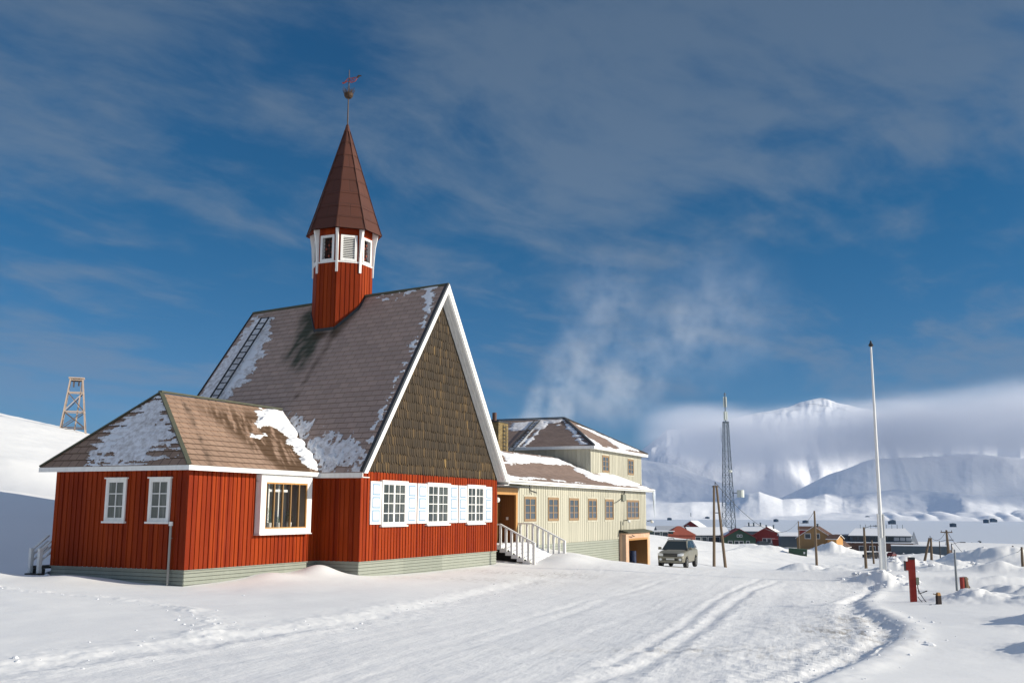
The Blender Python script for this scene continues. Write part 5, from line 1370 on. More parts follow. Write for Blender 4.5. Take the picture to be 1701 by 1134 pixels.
def two_leg(px1, px2, pyb1, pyb2, pxt, pyt, d, r, label, name='pole_pair'):
    A, B, T = at(px1, pyb1, d), at(px2, pyb2, d), at(pxt, pyt, d); za, zb = gz(A[0], A[1]), gz(B[0], B[1])
    o = empty(name, (A[0], A[1], za), 0, label, 'pole')
    for (P, z, dx) in ((A, za, -.12), (B, zb, .12)):
        b = MB(); b.tube([(P[0]-A[0], 0, z-za-.6), (T[0]-A[0]+dx, 0, T[2]-za)], [r*1.2, r*.8], M_pole, 8); b.build('leg', o)
    b = MB(); t = .34; h_ = T[2]-za; b.bar(((A[0]+(T[0]-A[0])*(1-t)-A[0]), 0, h_*(1-t)), (B[0]+(T[0]-B[0])*(1-t)-A[0], 0, h_*(1-t)), .08, M_lead)
    b.tube([(T[0]-A[0], 0, h_), (T[0]-A[0], 0, h_+.35)], .04, M_lead, 5); b.bar((T[0]-A[0]-.3, 0, h_-.1), (T[0]-A[0]+.3, 0, h_-.1), .10, M_lead); b.build('cross_tie', o)
    return o, Vector((T[0], T[1], T[2]+.3))
_, pA = two_leg(1186, 1206, 941, 942, 1188, 806, 98, .125, 'pair of dark wooden poles leaning together in front of the lattice mast')
_, pB = pole(1357, 944, 848, 137, .16, label='tall bare wooden pole in front of the tan house', group=GP)
_, pC = pole(1328, 912, 865, 230, .14, label='thin wooden pole beside the green container', group=GP)
_, pD = pole(1439, 948, 875, 150, .20, label='brown wooden pole with a lamp arm just left of the flagpole', arm='lamp', group=GP, top_px=1435)
_, pE = pole(1452, 938, 897, 175, .16, label='shorter light wooden pole close left of the flagpole', group=GP, top_px=1448)
_, pF = two_leg(1534, 1548, 939, 941, 1545, 893, 165, .20, 'two-legged dark pole with a lamp in front of the long grey shed')
_, pG = pole(1563, 940, 898, 165, .09, 'street_lamp', 'slim grey street lamp right of the two-legged pole', 'street lamp', arm='lamp', m=M_lead)
_, pH = pole(1578, 944, 880, 140, .19, label='light brown wooden pole with crossarm right of the grey shed', arm='cross', group=GP, top_px=1572)
_, pI = pole(1583, 941, 902, 165, .09, 'street_lamp', 'slim grey street lamp right of the brown crossarm pole', 'street lamp', arm='lamp', m=M_lead)
_, pJ = pole(1590, 981, 912, 38, .045, 'marker_stake', 'thin grey metal stake beside the weathered stump post', 'stake', m=mat('grey_metal', (.22, .24, .26), .5, .3))
_, pK = pole(1687, 932, 906, 110, .12, label='small leaning dark pole near the right edge', group=GP, top_px=1682)
_, pL = pole(1699, 942, 908, 75, .10, label='dark pole at the right edge of the snowfield', group=GP, top_px=1697)
def wire(a, b_, sag, label, r=.03):
    w = MB(); a, b_ = Vector(a), Vector(b_); pts = [a.lerp(b_, t)-Vector((0, 0, sag*4*t*(1-t))) for t in np.linspace(0, 1, 18)]
    w.tube(pts, r, M_lead, 4); tag(w.build('power_line'), label, 'cable', 'overhead lines')
wire(pA, pC, 3.5, 'overhead line from the paired poles to the pole by the green container', .035)
wire(pB, pC, 1.0, 'overhead line between the tall bare pole and the thin pole behind it')
wire(pF, pH, 1.0, 'overhead line between the two-legged pole and the crossarm pole')
wire(pH, pK, 3.0, 'long sagging overhead line from the crossarm pole to the leaning pole')
wire(pK, pL, .5, 'short overhead line between the two poles at the right edge', .02)

# telecommunications mast
def lattice():
    d = 370; base = at(1211, 884, d); T = at(1203, 652, d); z = gz(base[0], base[1]); H = T[2]-z; o = empty('lattice_mast', (base[0], base[1], z), .2, 'tall grey steel lattice mast with antennas beyond the green house', 'mast')
    Ms = mat('steel', (.10, .13, .16), .55, .3); n = 22
    wt = lambda t: 1.5*(1-t)**1.1+.50 if t < .80 else .80
    b = MB(); L = .80
    for i in range(4):
        sx, sy = ((1, 1), (1, -1), (-1, -1), (-1, 1))[i]; b.tube([(sx*wt(t), sy*wt(t), H*t) for t in np.linspace(0, L, 8)], .13, Ms, 5)
    b.build('leg', o)
    b = MB(); ts = [0]; 
    while ts[-1] < L: ts.append(min(L, ts[-1]+2.1*wt(ts[-1])/H*1.0+.006))
    cs = ((1, 1), (1, -1), (-1, -1), (-1, 1))
    for t0, t1 in zip(ts[:-1], ts[1:]):
        for i in range(4):
            a, c = cs[i], cs[(i+1) % 4]; w0, w1 = wt(t0), wt(t1)
            b.bar((a[0]*w0, a[1]*w0, H*t0), (c[0]*w1, c[1]*w1, H*t1), .10, Ms); b.bar((c[0]*w0, c[1]*w0, H*t0), (a[0]*w1, a[1]*w1, H*t1), .10, Ms)
            b.bar((a[0]*w1, a[1]*w1, H*t1), (c[0]*w1, c[1]*w1, H*t1), .11, Ms)
    b.build('bracing', o)
    b = MB(); b.tube([(0, 0, H*.79), (0, 0, H)], .22, Ms, 8); b.box((-.9, -.9, H*.79), (.9, .9, H*.80), Ms)
    Mw = mat('antenna_white', (.62, .66, .60), .5)
    for k in range(3): a_ = k*2.1; b.box((.55*math.cos(a_)-.18, .55*math.sin(a_)-.18, H*.81), (.55*math.cos(a_)+.18, .55*math.sin(a_)+.18, H*.87), Mw); b.box((.5*math.cos(a_+1)-.18, .5*math.sin(a_+1)-.18, H*.90), (.5*math.cos(a_+1)+.18, .5*math.sin(a_+1)+.18, H*.97), Mw)
    b.box((-.6, -.1, H*.985), (.6, .1, H*.99), Ms); b.build('panel_antenna', o)
    b = MB(); M = Matrix.Translation((3.9, -1, H*.315)); b.lathe([(1.0, -1.3), (1.25, -1.3), (1.25, 1.3), (1.0, 1.3)], Mw, (4.4, -1.2, H*.31), 14); b.bar((1.6, 0, H*.315), (3.6, -.8, H*.315), .25, Ms); b.build('dish', o)
    b = MB(); b.lathe([(.0, -.6), (.7, -.3), (.75, .3), (0, .6)], Mw, (.6, -1.2, H*.46), 12); b.build('dish', o)
    b = MB(); b.bar((-1.0, 0, H*.70), (-1.9, 0, H*.70), .1, Ms); b.tube([(-1.9, 0, H*.66), (-1.9, 0, H*.76)], .08, Ms, 5); b.tube([(-1.6, 0, H*.56), (-1.6, 0, H*.62)], .08, Ms, 5); b.bar((-.8, 0, H*.6), (-1.6, 0, H*.6), .1, Ms); b.build('whip_antenna', o)
lattice()

# flagpole
def flagpole():
    d = 42.5; B = at(1468, 965, d); T = at(1448, 576, d); z = gz(B[0], B[1]); H = T[2]-z
    o = empty('flagpole', (B[0], B[1], z), 0, 'tall white flagpole without a flag standing in a heap of snow', 'flagpole')
    b = MB(); b.tube([(0, 0, 1.4), (0, 0, H*.5), (0, 0, H)], [.085, .065, .038], M_white, 12); b.build('pole', o)
    b = MB(); b.box((-.12, -.07, -.4), (-.075, .07, 2.35), M_white); b.box((.10, -.07, -.4), (.145, .07, 2.35), M_white); b.box((-.074, -.05, -.4), (.099, .05, 1.4), M_white); b.tube([(-.16, 0, 1.1), (.19, 0, 1.1)], .02, M_lead, 6); b.build('foot_bracket', o)
    b = MB(); b.lathe([(0, 0), (.09, .02), (.10, .09), (.05, .16), (.03, .26), (0, .27)], mat('dark_finial', (.02, .02, .022), .4), (0, 0, H), 12); b.build('finial', o)
flagpole()

# red box post, stump post and cables
def posts():
    P = at(1519, 1004, 26); z = gz(P[0], P[1]); P[2] = z; Mr = mat('red_post_paint', rough=.6, fn=lambda g, b_: g.l(g.mix(g.noise(g.mapping(obj_(g), (6, 6, 1.5)), 2, 5), (.22, .018, .012), (.40, .035, .02)), b_.inputs['Base Color']))
    o = empty('electric_post', tuple(P), R_(-6), 'dark red wooden post with a small socket box near its top', 'post')
    hh_ = at(1516, 925, 26)[2]-z
    b = MB(); b.box((-.085, -.05, -.4), (.060, .05, hh_-.03), Mr, taper=1.05); b.box((-.088, -.06, hh_-.06), (.064, .06, hh_), M_lead); b.build('post', o)
    b = MB(); b.box((-.18, -.09, hh_-.32), (-.088, .06, hh_-.10), Mr); b.box((-.185, -.095, hh_-.33), (-.175, .065, hh_-.09), M_lead); b.build('socket_box', o)
    b = MB(); b.box((.06, -.06, .42), (.13, .03, .60), mat('grey_socket', (.30, .32, .22), .6)); b.tube([(.1, 0, .42), (.12, -.02, .2), (.3, -.1, .28)], .015, M_lead, 5); b.build('socket', o)
    S = at(1560, 1010, 24.5); zs = gz(S[0], S[1])
    so = empty('warning_stake', (S[0], S[1], zs), .2, 'small black stake with a weathered orange top in the snow', 'stake')
    b = MB(); b.box((-.055, -.05, -.2), (.055, .05, .20), mat('black_rubber', (.03, .02, .02), .8), taper=.85); b.build('base', so)
    b = MB(); b.box((-.04, -.04, .19), (.05, .05, .27), mat('worn_orange', (.42, .22, .08), .7), taper=.7); b.tube([(-.03, 0, .22), (-.13, 0, .24)], .012, M_pole, 5); b.build('cap', so)
    for k, (a, c, lab) in enumerate(((Vector((P[0]+.1, P[1], z+.35)), Vector((S[0]-.05, S[1], zs+.02)), 'black cable running from the red post to the small orange-topped stake'),
                              (Vector((P[0]+.1, P[1], z+.12)), Vector((S[0]-.3, S[1]-.3, gz(S[0]-.3, S[1]-.3)+.01)), 'lower thin cable lying from the red post across the snow'))):
        w = MB(); w.tube([a.lerp(c, t)-Vector((0, 0, .18*4*t*(1-t)*(1-.6*k))) for t in np.linspace(0, 1, 14)], .010, M_lead, 5); tag(w.build('cable'), lab, 'cable')
    Q = at(1604, 994, 27.4); zq = gz(Q[0], Q[1]); oo = empty('stump_post', (Q[0], Q[1], zq), .2, 'short weathered grey-brown post with a red edge rising from a snow mound', 'post')
    h2 = at(1602, 958, 27.4)[2]-zq
    b = MB(); b.tube([(.02, 0, -.4), (.02, 0, h2*.6), (.0, 0, h2)], [.085, .085, .075], M_pole, 9); b.box((-.10, -.07, -.4), (-.05, .06, h2), Mr); b.bar((.06, 0, h2*.9), (.10, 0, h2*.9), .05, M_lead); b.build('post', oo)
    K = at(1596, 962, 37); zk = gz(K[0], K[1]); w = MB(); w.face([(-.22, 0, 0), (.25, 0, 0), (-.1, 0, .55)], M_pole); w.face([(-.22, .05, 0), (.25, .05, 0), (-.1, .05, .55)], M_pole); w.face([(.25, 0, 0), (.25, .05, 0), (-.1, .05, .55), (-.1, 0, .55)], M_pole)
    o3 = w.build('wooden_wedge'); o3.location = (K[0]+.2, K[1], zk); tag(o3, 'dull grey-green triangular board leaning behind the stump post', 'board')
posts()

# bleached timber trestle on the left hill
def trestle():
    d = 172; B = at(121, 717, d); T = at(127, 629, d); z = gz(B[0], B[1]); H = T[2]-z+.0
    o = empty('cableway_trestle', (B[0], B[1], z), .35, 'bleached timber cableway trestle standing on the snowy hill', 'trestle')
    b0, t0 = 1.95, .95
    feet = [(-b0, -b0*.9), (b0, -b0*.9), (b0, b0*.9), (-b0, b0*.9)]; tops = [(-t0, -t0*.7), (t0, -t0*.7), (t0, t0*.7), (-t0, t0*.7)]
    def pt(i, t): return Vector((feet[i][0]+(tops[i][0]-feet[i][0])*t, feet[i][1]+(tops[i][1]-feet[i][1])*t, H*t))
    for i in range(4):
        b = MB(); b.bar(pt(i, -.05), pt(i, 1), .19, M_trestle, .19); b.build('leg', o)
    b = MB(); M_td = mat('dark_timber', (.11, .085, .075), .85)
    for t in (.05, .36, .73, .97):
        for i in range(4): b.bar(pt(i, t), pt((i+1) % 4, t), .16, M_trestle if t > .3 else M_td)
    b.build('girt', o)
    b = MB()
    for (t0_, t1_) in ((.05, .36), (.36, .73)):
        for i in range(4): b.bar(pt(i, t0_), pt((i+1) % 4, t1_), .12, M_td if t0_ < .3 else M_trestle); b.bar(pt((i+1) % 4, t0_), pt(i, t1_), .12, M_td)
    b.bar(Vector((.3, -1.2, 0)), Vector((1.0, -.6, H)), .22, M_trestle); b.build('brace', o)
    b = MB(); b.box((-1.25, -.9, H-.02), (1.25, .9, H+.18), M_trestle); b.box((-.5, -.5, H-1.4), (-.3, .5, H), M_td); b.box((.3, -.5, H-1.2), (.5, .5, H), M_td); b.box((-.8, -.2, H-.5), (.8, .2, H-.3), M_td); b.build('platform', o)
trestle()

# ------------------------------------------------------------------ the town below
def paint(name, c, v=.75):
    return mat(name, rough=.75, fn=lambda g, b: g.l(g.mix(g.noise(g.mapping(obj_(g), (1, 1, .25)), 1.5, 5, .6), tuple(q*v for q in c), c), b.inputs['Base Color']))
T_green = paint('green_boards', (.050, .095, .060)); T_red = paint('dark_red_boards', (.24, .035, .028)); T_orange = paint('orange_red_roofing', (.34, .085, .050)); T_dgreen = paint('dark_green_boards', (.030, .060, .055))
T_navy = paint('blue_black_boards', (.030, .048, .062)); T_tan = paint('tan_boards', (.36, .21, .085)); T_tan_sunlit = paint('tan_boards_sunlit', (.50, .26, .08)); T_grey = paint('grey_cladding', (.095, .125, .15)); T_lgrey = paint('light_grey', (.42, .45, .50))
T_brown = paint('brown_boards', (.12, .065, .045)); T_trim = paint('town_white', (.70, .70, .70), .9); T_dk = mat('town_window', (.035, .045, .055), .15)
T_redroof = paint('red_roof_edge', (.32, .05, .045))
def house(label, px, py, d, w, dep, hw, hr, wm, rm, twist=0, ridge='y', wins=(), hip=0, over=.4, cat='house', name='town_house', trim=None, group='houses of the town below', extra=None, sink=1.5):
    """front width w faces the viewer; ridge along y shows a gable, along x shows an eave"""
    P = at(px, py, d); az = math.atan2(P[0], P[1]); o = empty(name, tuple(P), -az+twist, label, cat, group)
    b = MB(); z0 = -sink-3
    b.box((-w/2, 0, z0), (w/2, dep, hw), wm)
    if ridge == 'y' and not hip:
        for y in (0, dep): b.face([(-w/2, y-.002 if y == 0 else y+.002, hw), (w/2, y-.002 if y == 0 else y+.002, hw), (0, y-.002 if y == 0 else y+.002, hw+hr)], wm)
    if ridge == 'x' and not hip:
        for x in (-w/2-.002, w/2+.002): b.face([(x, 0, hw), (x, dep, hw), (x, dep/2, hw+hr)], wm)
    b.build('wall', o)
    r = MB(); t = .18; trim = trim or T_trim
    if ridge == 'flat': r.box((-w/2-over, -over, hw+.02), (w/2+over, dep+over, hw+hr), rm)
    elif hip:
        e = [(-w/2-over, -over), (w/2+over, -over), (w/2+over, dep+over), (-w/2-over, dep+over)]
        c = [(-w/2+hip, dep/2), (w/2-hip, dep/2)] if ridge == 'x' else [(0, hip), (0, dep-hip)]
        E_ = [(x, y, hw+.02) for x, y in e]; Cc = [(x, y, hw+hr) for x, y in c]
        if ridge == 'x': fs = [[E_[0], E_[1], Cc[1], Cc[0]], [E_[1], E_[2], Cc[1]], [E_[2], E_[3], Cc[0], Cc[1]], [E_[3], E_[0], Cc[0]]]
        else: fs = [[E_[0], E_[1], Cc[0]], [E_[1], E_[2], Cc[1], Cc[0]], [E_[2], E_[3], Cc[1]], [E_[3], E_[0], Cc[0], Cc[1]]]
        for f in fs: r.face(f, rm)
        r.face(E_, rm)
    elif ridge == 'y':
        k = hr/(w/2)
        for s in (-1, 1):
            A = (s*(w/2+over), -over, hw-over*k); B = (0, -over, hw+hr); Cq = (0, dep+over, hw+hr); D = (s*(w/2+over), dep+over, hw-over*k)
            r.face([A, B, Cq, D], rm); up = lambda p: (p[0], p[1], p[2]+t); r.face([up(A), up(B), up(Cq), up(D)], rm)
            r.face([A, B, up(B), up(A)], trim); r.face([A, D, up(D), up(A)], trim)
    else:
        k = hr/(dep/2)
        for s in (0, 1):
            ye = -over if s == 0 else dep+over
            A = (-w/2-over, ye, hw-over*k); B = (w/2+over, ye, hw-over*k); Cq = (w/2+over, dep/2, hw+hr); D = (-w/2-over, dep/2, hw+hr)
            up = lambda p: (p[0], p[1], p[2]+t); r.face([A, B, Cq, D], rm); r.face([up(A), up(B), up(Cq), up(D)], rm); r.face([A, B, up(B), up(A)], trim)
            r.face([A, D, up(D), up(A)], trim); r.face([B, Cq, up(Cq), up(B)], trim)
    r.build('roof', o)
    for (x, z, ww, wh, kind) in wins:
        f = MB(); f.box((x-ww/2-.14, -.06, z-.14), (x+ww/2+.14, -.002, z+wh+.14), T_trim); fo = f.build('door' if kind == 'd' else 'window', o)
        g = MB(); g.face([(x-ww/2, -.065, z), (x+ww/2, -.065, z), (x+ww/2, -.065, z+wh), (x-ww/2, -.065, z+wh)], T_dk if kind != 'd' else T_dk); g.build('pane', fo)
    if extra: extra(o)
    return o
SNR = M_snowroof
def chim(xs, y, z, r=.25, hh=1.4):
    def f(o):
        for x in xs:
            b = MB(); b.tube([(x, y, z-1.2), (x, y, z+hh)], r, T_grey, 8); b.tube([(x, y, z+hh), (x, y, z+hh+.15)], r*1.4, T_grey, 8); b.build('flue', o)
    return f
house('low dark green house end peeping over the snow beside the yellow building', 1095, 894, 330, 9, 8, 2.2, .25, T_dgreen, SNR, .1, 'flat', ((-.6, .5, 1.7, 1.5, 'w'), (1.9, .5, 1.7, 1.5, 'w')))
house('grey-roofed low house left of the orange-roofed house', 1117, 893, 350, 9, 9, 1.6, 2.2, T_grey, T_lgrey, .2, 'x')
house('house with an orange-red hipped roof and orange walls', 1133, 901, 330, 8.8, 8, 2.4, 2.8, T_orange, T_orange, .25, 'x', (), 3.9)
house('dark red gabled house with snow on the right roof slope', 1148, 896, 360, 9, 9, 3.4, 3.0, T_red, SNR, -.25, 'y', ((-1, 4.1, .6, .7, 'w'),), over=.6)
def cup(o):
    b = MB(); b.tube([(0, 3, 7), (0, 3, 8.4)], .12, T_grey, 6); b.build('flue', o)
house('white walled house with a dark pyramid roof rising behind the red gables', 1151, 888, 400, 5.4, 5.4, 3.0, 1.9, T_lgrey, T_brown, .2, 'x', (), 2.6, 1.0, extra=cup)
house('long blue-black building under a blue-grey snow roof with shop fronts', 1180, 902, 350, 13.5, 11, 2.8, 2.4, T_navy, SNR, .25, 'x', ((-4.2, .4, 1.6, 1.7, 'w'), (-2.0, .4, 1.6, 1.7, 'w'), (.2, .4, 1.6, 1.7, 'w'), (2.4, .4, 1.6, 1.7, 'w')), cat='building')
house('green gabled house with a red roof edge and white framed windows', 1229, 908, 345, 10.6, 12, 3.0, 2.9, T_green, T_redroof, .12, 'y', ((-3.1, .6, 1.2, 1.3, 'w'), (-1.0, .6, 1.2, 1.3, 'w'), (.55, .6, 1.2, 1.3, 'w'), (2.7, .0, .95, 1.9, 'd'), (-.45, 3.35, .55, .6, 'w'), (.5, 3.35, .55, .6, 'w')), trim=T_redroof)
house('broad dark red gabled building right of the green house', 1275, 907, 355, 12.5, 12, 2.9, 3.6, T_red, SNR, -.1, 'y', ((-.9, 1.2, 1.2, 1.4, 'w'), (.6, 1.2, 1.2, 1.4, 'w'), (2.0, 1.2, .9, 1.4, 'w')), trim=T_redroof, extra=chim((-1.0, 1.5), 8, 5.6))
house('large snow-roofed hall with small chimneys behind the red gabled building', 1255, 888, 430, 16, 14, 1.5, 2.8, T_grey, SNR, 0, 'x', (), 5, extra=chim((-2.6, -.6, 2.2), 5, 3.6, .3, 1.3), cat='building')
house('low red annex at the right foot of the red gabled building', 1295, 908, 340, 4.5, 6, 2.2, .3, T_red, T_redroof, -.1, 'flat', ())
house('dark grey shed with snow roof between the red building and the tan house', 1316, 906, 330, 7, 8, 3.0, 1.0, T_grey, SNR, .1, 'x')
house('tan gabled house with two bluish windows', 1354, 914, 285, 9.6, 10, 3.4, 3.1, T_tan, T_brown, -.12, 'y', ((-1.8, 3.3, 1.4, 1.2, 'w'), (.8, 3.3, 1.0, 1.2, 'w')), over=.35, extra=chim((.6,), 3, 6.2, .25, .9))
house('sunlit right side of the tan house, painted in brighter orange', 1383, 920, 280, 2.4, 7, 4.0, 1.0, T_tan_sunlit, T_brown, -.25, 'x', ())  # sunlight put into the colour: brighter copy of the tan boards
house('small orange-brown lean-to right of the tan house', 1397, 917, 290, 3.0, 5, 1.6, 1.3, T_brown, T_brown, -.2, 'y', ())
house('dark brown back house behind the tan house', 1342, 897, 320, 5, 6, 3.2, .9, T_red, T_brown, 0, 'x')
house('grey shed covered in drifted snow between the tan house and the long building', 1404, 903, 330, 5.5, 7, 2.8, .3, T_grey, SNR, 0, 'flat')
def longb():
    o = house('long modern building with a sloping snow roof, dark window band and brown ground floor', 1462, 918, 320, 19.5, 14, 3.0, .25, T_brown, SNR, .05, 'flat', ((-5.2, .2, 1.6, 1.8, 'w'), (-2.2, .2, 1.6, 1.8, 'w'), (.4, .2, 1.6, 1.8, 'w'), (5.5, .2, 1.8, 1.8, 'w')), cat='building', name='long_building')
    b = MB(); b.box((-8.6, 2.5, 3.26), (9.4, 13, 5.2), T_grey); b.face([(-9.2, 1.6, 5.2), (9.8, 1.6, 5.2), (8.6, 13, 7.4), (-6.5, 13, 7.4)], SNR); b.face([(-9.2, 1.6, 5.2), (9.8, 1.6, 5.2), (9.8, 1.6, 5.0), (-9.2, 1.6, 5.0)], T_grey)
    b.box((-8.9, 2.0, 5.0), (9.5, 13, 5.19), T_grey); u = b.build('upper_storey', o)
    for k in range(10):
        g = MB(); x = -7.8+k*1.75; g.face([(x, 2.48, 3.7), (x+1.45, 2.48, 3.7), (x+1.45, 2.48, 4.75), (x, 2.48, 4.75)], T_dk if k < 7 else T_lgrey); g.build('window', u)
    for k in range(9):
        g = MB(); x = -5+k*1.6; g.tube([(x, 12.5, 7.2), (x, 12.5, 8.5)], .07, T_grey, 5); g.build('vent_stub', o)
    return o
longb()
house('plain dark grey shed with slanted ends in front of the long building', 1528, 926, 285, 14.2, 7, 3.1, .2, T_grey, SNR, .05, 'flat', (), over=.1, cat='shed', name='grey_shed')
house('brown shed end right of the dark grey shed', 1571, 925, 300, 2.6, 6, 2.2, 1.0, T_brown, SNR, -.1, 'x', (), cat='shed', name='brown_shed')
def cone(px, py, d, r, hh, label):
    P = at(px, py, d); b = MB(); b.lathe([(r, -6), (r, 0), (0.05, hh)], T_trim, n=4, smooth=False); o = b.build('pyramid_roof'); o.location = tuple(P); o.rotation_euler = (0, 0, .5); tag(o, label, 'roof light', 'white pyramid roof lights')
cone(1519, 903, 325, 1.6, 3.9, 'white pyramid roof light at the end of the long building')
cone(1574, 912, 310, 1.2, 3.4, 'pale pyramid roof light behind the brown shed')
# container, cars, pier, cabins
def container():
    P = at(1325, 921, 195); z = gz(P[0], P[1])-.3; b = MB(); b.box((-1.65, -1.2, 0), (1.65, 1.2, 1.25), T_green)
    for k in range(10): b.box((-1.6+k*.33, -1.24, .1), (-1.45+k*.33, -1.2, 1.15), T_green)
    b.box((1.0, -1.26, .5), (1.3, -1.24, .9), T_trim); b.box((-1.7, -1.25, 1.25), (1.7, 1.25, 1.33), T_green); o = b.build('waste_container'); o.location = (P[0], P[1], z); o.rotation_euler = (0, .06, -.25); tag(o, 'green waste container half buried in snow below the tan house', 'container')
container()
def small_car(px, py, d, c, label, k=1.0, rz=.3):
    P = at(px, py, d); z = gz(P[0], P[1]); o = empty('town_car', (P[0], P[1], max(z, P[2])-.05), rz, label, 'car', 'cars parked in the town'); b = MB(); pc = paint('car_paint', c)
    prof = [(-2.1, .35), (-2.1, .95), (-1.5, 1.02), (-1.1, 1.5), (.5, 1.52), (1.1, 1.05), (2.0, .92), (2.1, .4)]
    L = [(x*k, -.85*k, z_*k) for x, z_ in prof]; Rr = [(x*k, .85*k, z_*k) for x, z_ in prof]; b.face(L, pc); b.face(Rr[::-1], pc)
    for i in range(len(prof)): j = (i+1) % len(prof); b.face([L[i], L[j], Rr[j], Rr[i]], pc)
    b.build('body', o); g = MB(); g.face([(-1.35*k, -.86*k, 1.05*k), (.85*k, -.86*k, 1.05*k), (.4*k, -.86*k, 1.42*k), (-1.05*k, -.86*k, 1.42*k)], T_dk); g.build('side_window', o)
    for x in (-1.3, 1.3):
        for y in (-.8, .8): w = MB(); w.tube([(x*k, (y-.1)*k, .33*k), (x*k, (y+.1)*k, .33*k)], .33*k, M_lead, 12); w.build('wheel', o)
small_car(1268, 909, 240, (.03, .04, .06), 'dark car beside the snow heap in front of the red gabled building', 1.0, .1)
small_car(1450, 930, 225, (.03, .03, .035), 'black car parked left of the flagpole', .95, .2)
small_car(1462, 931, 228, (.10, .03, .03), 'dark red car half hidden behind the flagpole', .95, 1.2)
small_car(1482, 934, 200, (.12, .02, .02), 'small red vehicle parked alone right of the flagpole', .62, .9)
small_car(1541, 932, 215, (.05, .05, .06), 'tiny dark vehicle on the snow behind the red post', .4, .1)
def pier():
    P = at(1616, 924, 620); o = empty('loading_pier', (P[0], P[1], P[2]), .1, 'dark loading pier with machinery and a row of lamps at the fjord edge', 'pier'); b = MB()
    b.box((-12, -3, .2), (12, 3, 1.2), T_navy); 
    for k in range(9): b.tube([(-11+k*2.7, -2.6, -6), (-11+k*2.7, -2.6, .2)], .25, T_navy, 6)
    b.build('deck', o); b = MB(); b.box((-4, -2, 1.2), (6, 2, 4.0), T_navy, taper=.7); b.box((-1, -1.5, 4.0), (3, 1.5, 5.6), T_navy, taper=.6); b.tube([(0, 0, 5), (0, 0, 8.5)], .2, T_navy, 6); b.bar((3, 0, 4), (9, 0, 1.5), .5, T_navy); b.build('machinery', o)
    for k in range(5):
        x = 6+k*2.6; g = MB(); g.tube([(x, 2+k*4, 0), (x, 2+k*4, 8.5), (x-1.2, 2+k*4, 8.9)], .12, T_navy, 5); g.build('lamp_post', o)
pier()
CAB = sorted([(1112, 861), (1132, 860), (1178, 877), (1175, 859), (1289, 863), (1338, 865), (1366, 853), (1441, 858), (1475, 859), (1481, 859.5), (1506, 859), (1483, 864.5), (1530, 858.5), (1552, 846), (1562, 844.5), (1568, 846.5), (1607, 848), (1553, 860), (1638, 863.5), (1649, 862), (1583, 870), (1480, 866)])
cab0 = None
def cabins():
    ordn = ('leftmost', 'second from left', 'third from left', 'fourth from left', 'fifth from left', 'sixth from left', 'seventh from left', 'eighth from left', 'ninth from left', 'tenth from left', 'eleventh from left', 'eleventh from right', 'tenth from right', 'ninth from right', 'eighth from right', 'seventh from right', 'sixth from right', 'fifth from right', 'fourth from right', 'third from right', 'second from right', 'rightmost')
    for k, (px, py) in enumerate(CAB):
        d = 35*1683/(py+1-846.4) if py > 860 else (4180 if py > 856 else 4700)
        P = at(px, py+1.0, d); w = (10 if k % 3 else 16)*d/4200; hb = 3.6*d/4200
        # find the ground
        b = MB(); b.box((-w/2, -8, -8), (w/2, 8, hb), T_navy); b.face([(-w/2-1, -9, hb), (w/2+1, -9, hb), (w/4, 0, hb*1.8), (-w/4, 0, hb*1.8)], T_navy); b.face([(-w/2-1, 9, hb), (w/2+1, 9, hb), (w/4, 0, hb*1.8), (-w/4, 0, hb*1.8)], T_navy)
        for x in (-1, 1): b.face([(x*w/2, -8, hb), (x*w/2, 8, hb), (x*w/4, 0, hb*1.8)], T_navy)
        if k % 2: b.box((w/2+1, -4, -8), (w/2+7, 4, hb*.5), T_navy)
        o = b.build('far_cabin'); o.location = tuple(P); o.rotation_euler = (0, 0, .4*(k % 3))
        tag(o, ordn[k]+' of the tiny dark cabins on the far white shore', 'cabin', 'dark specks on the far shore')
cabins()

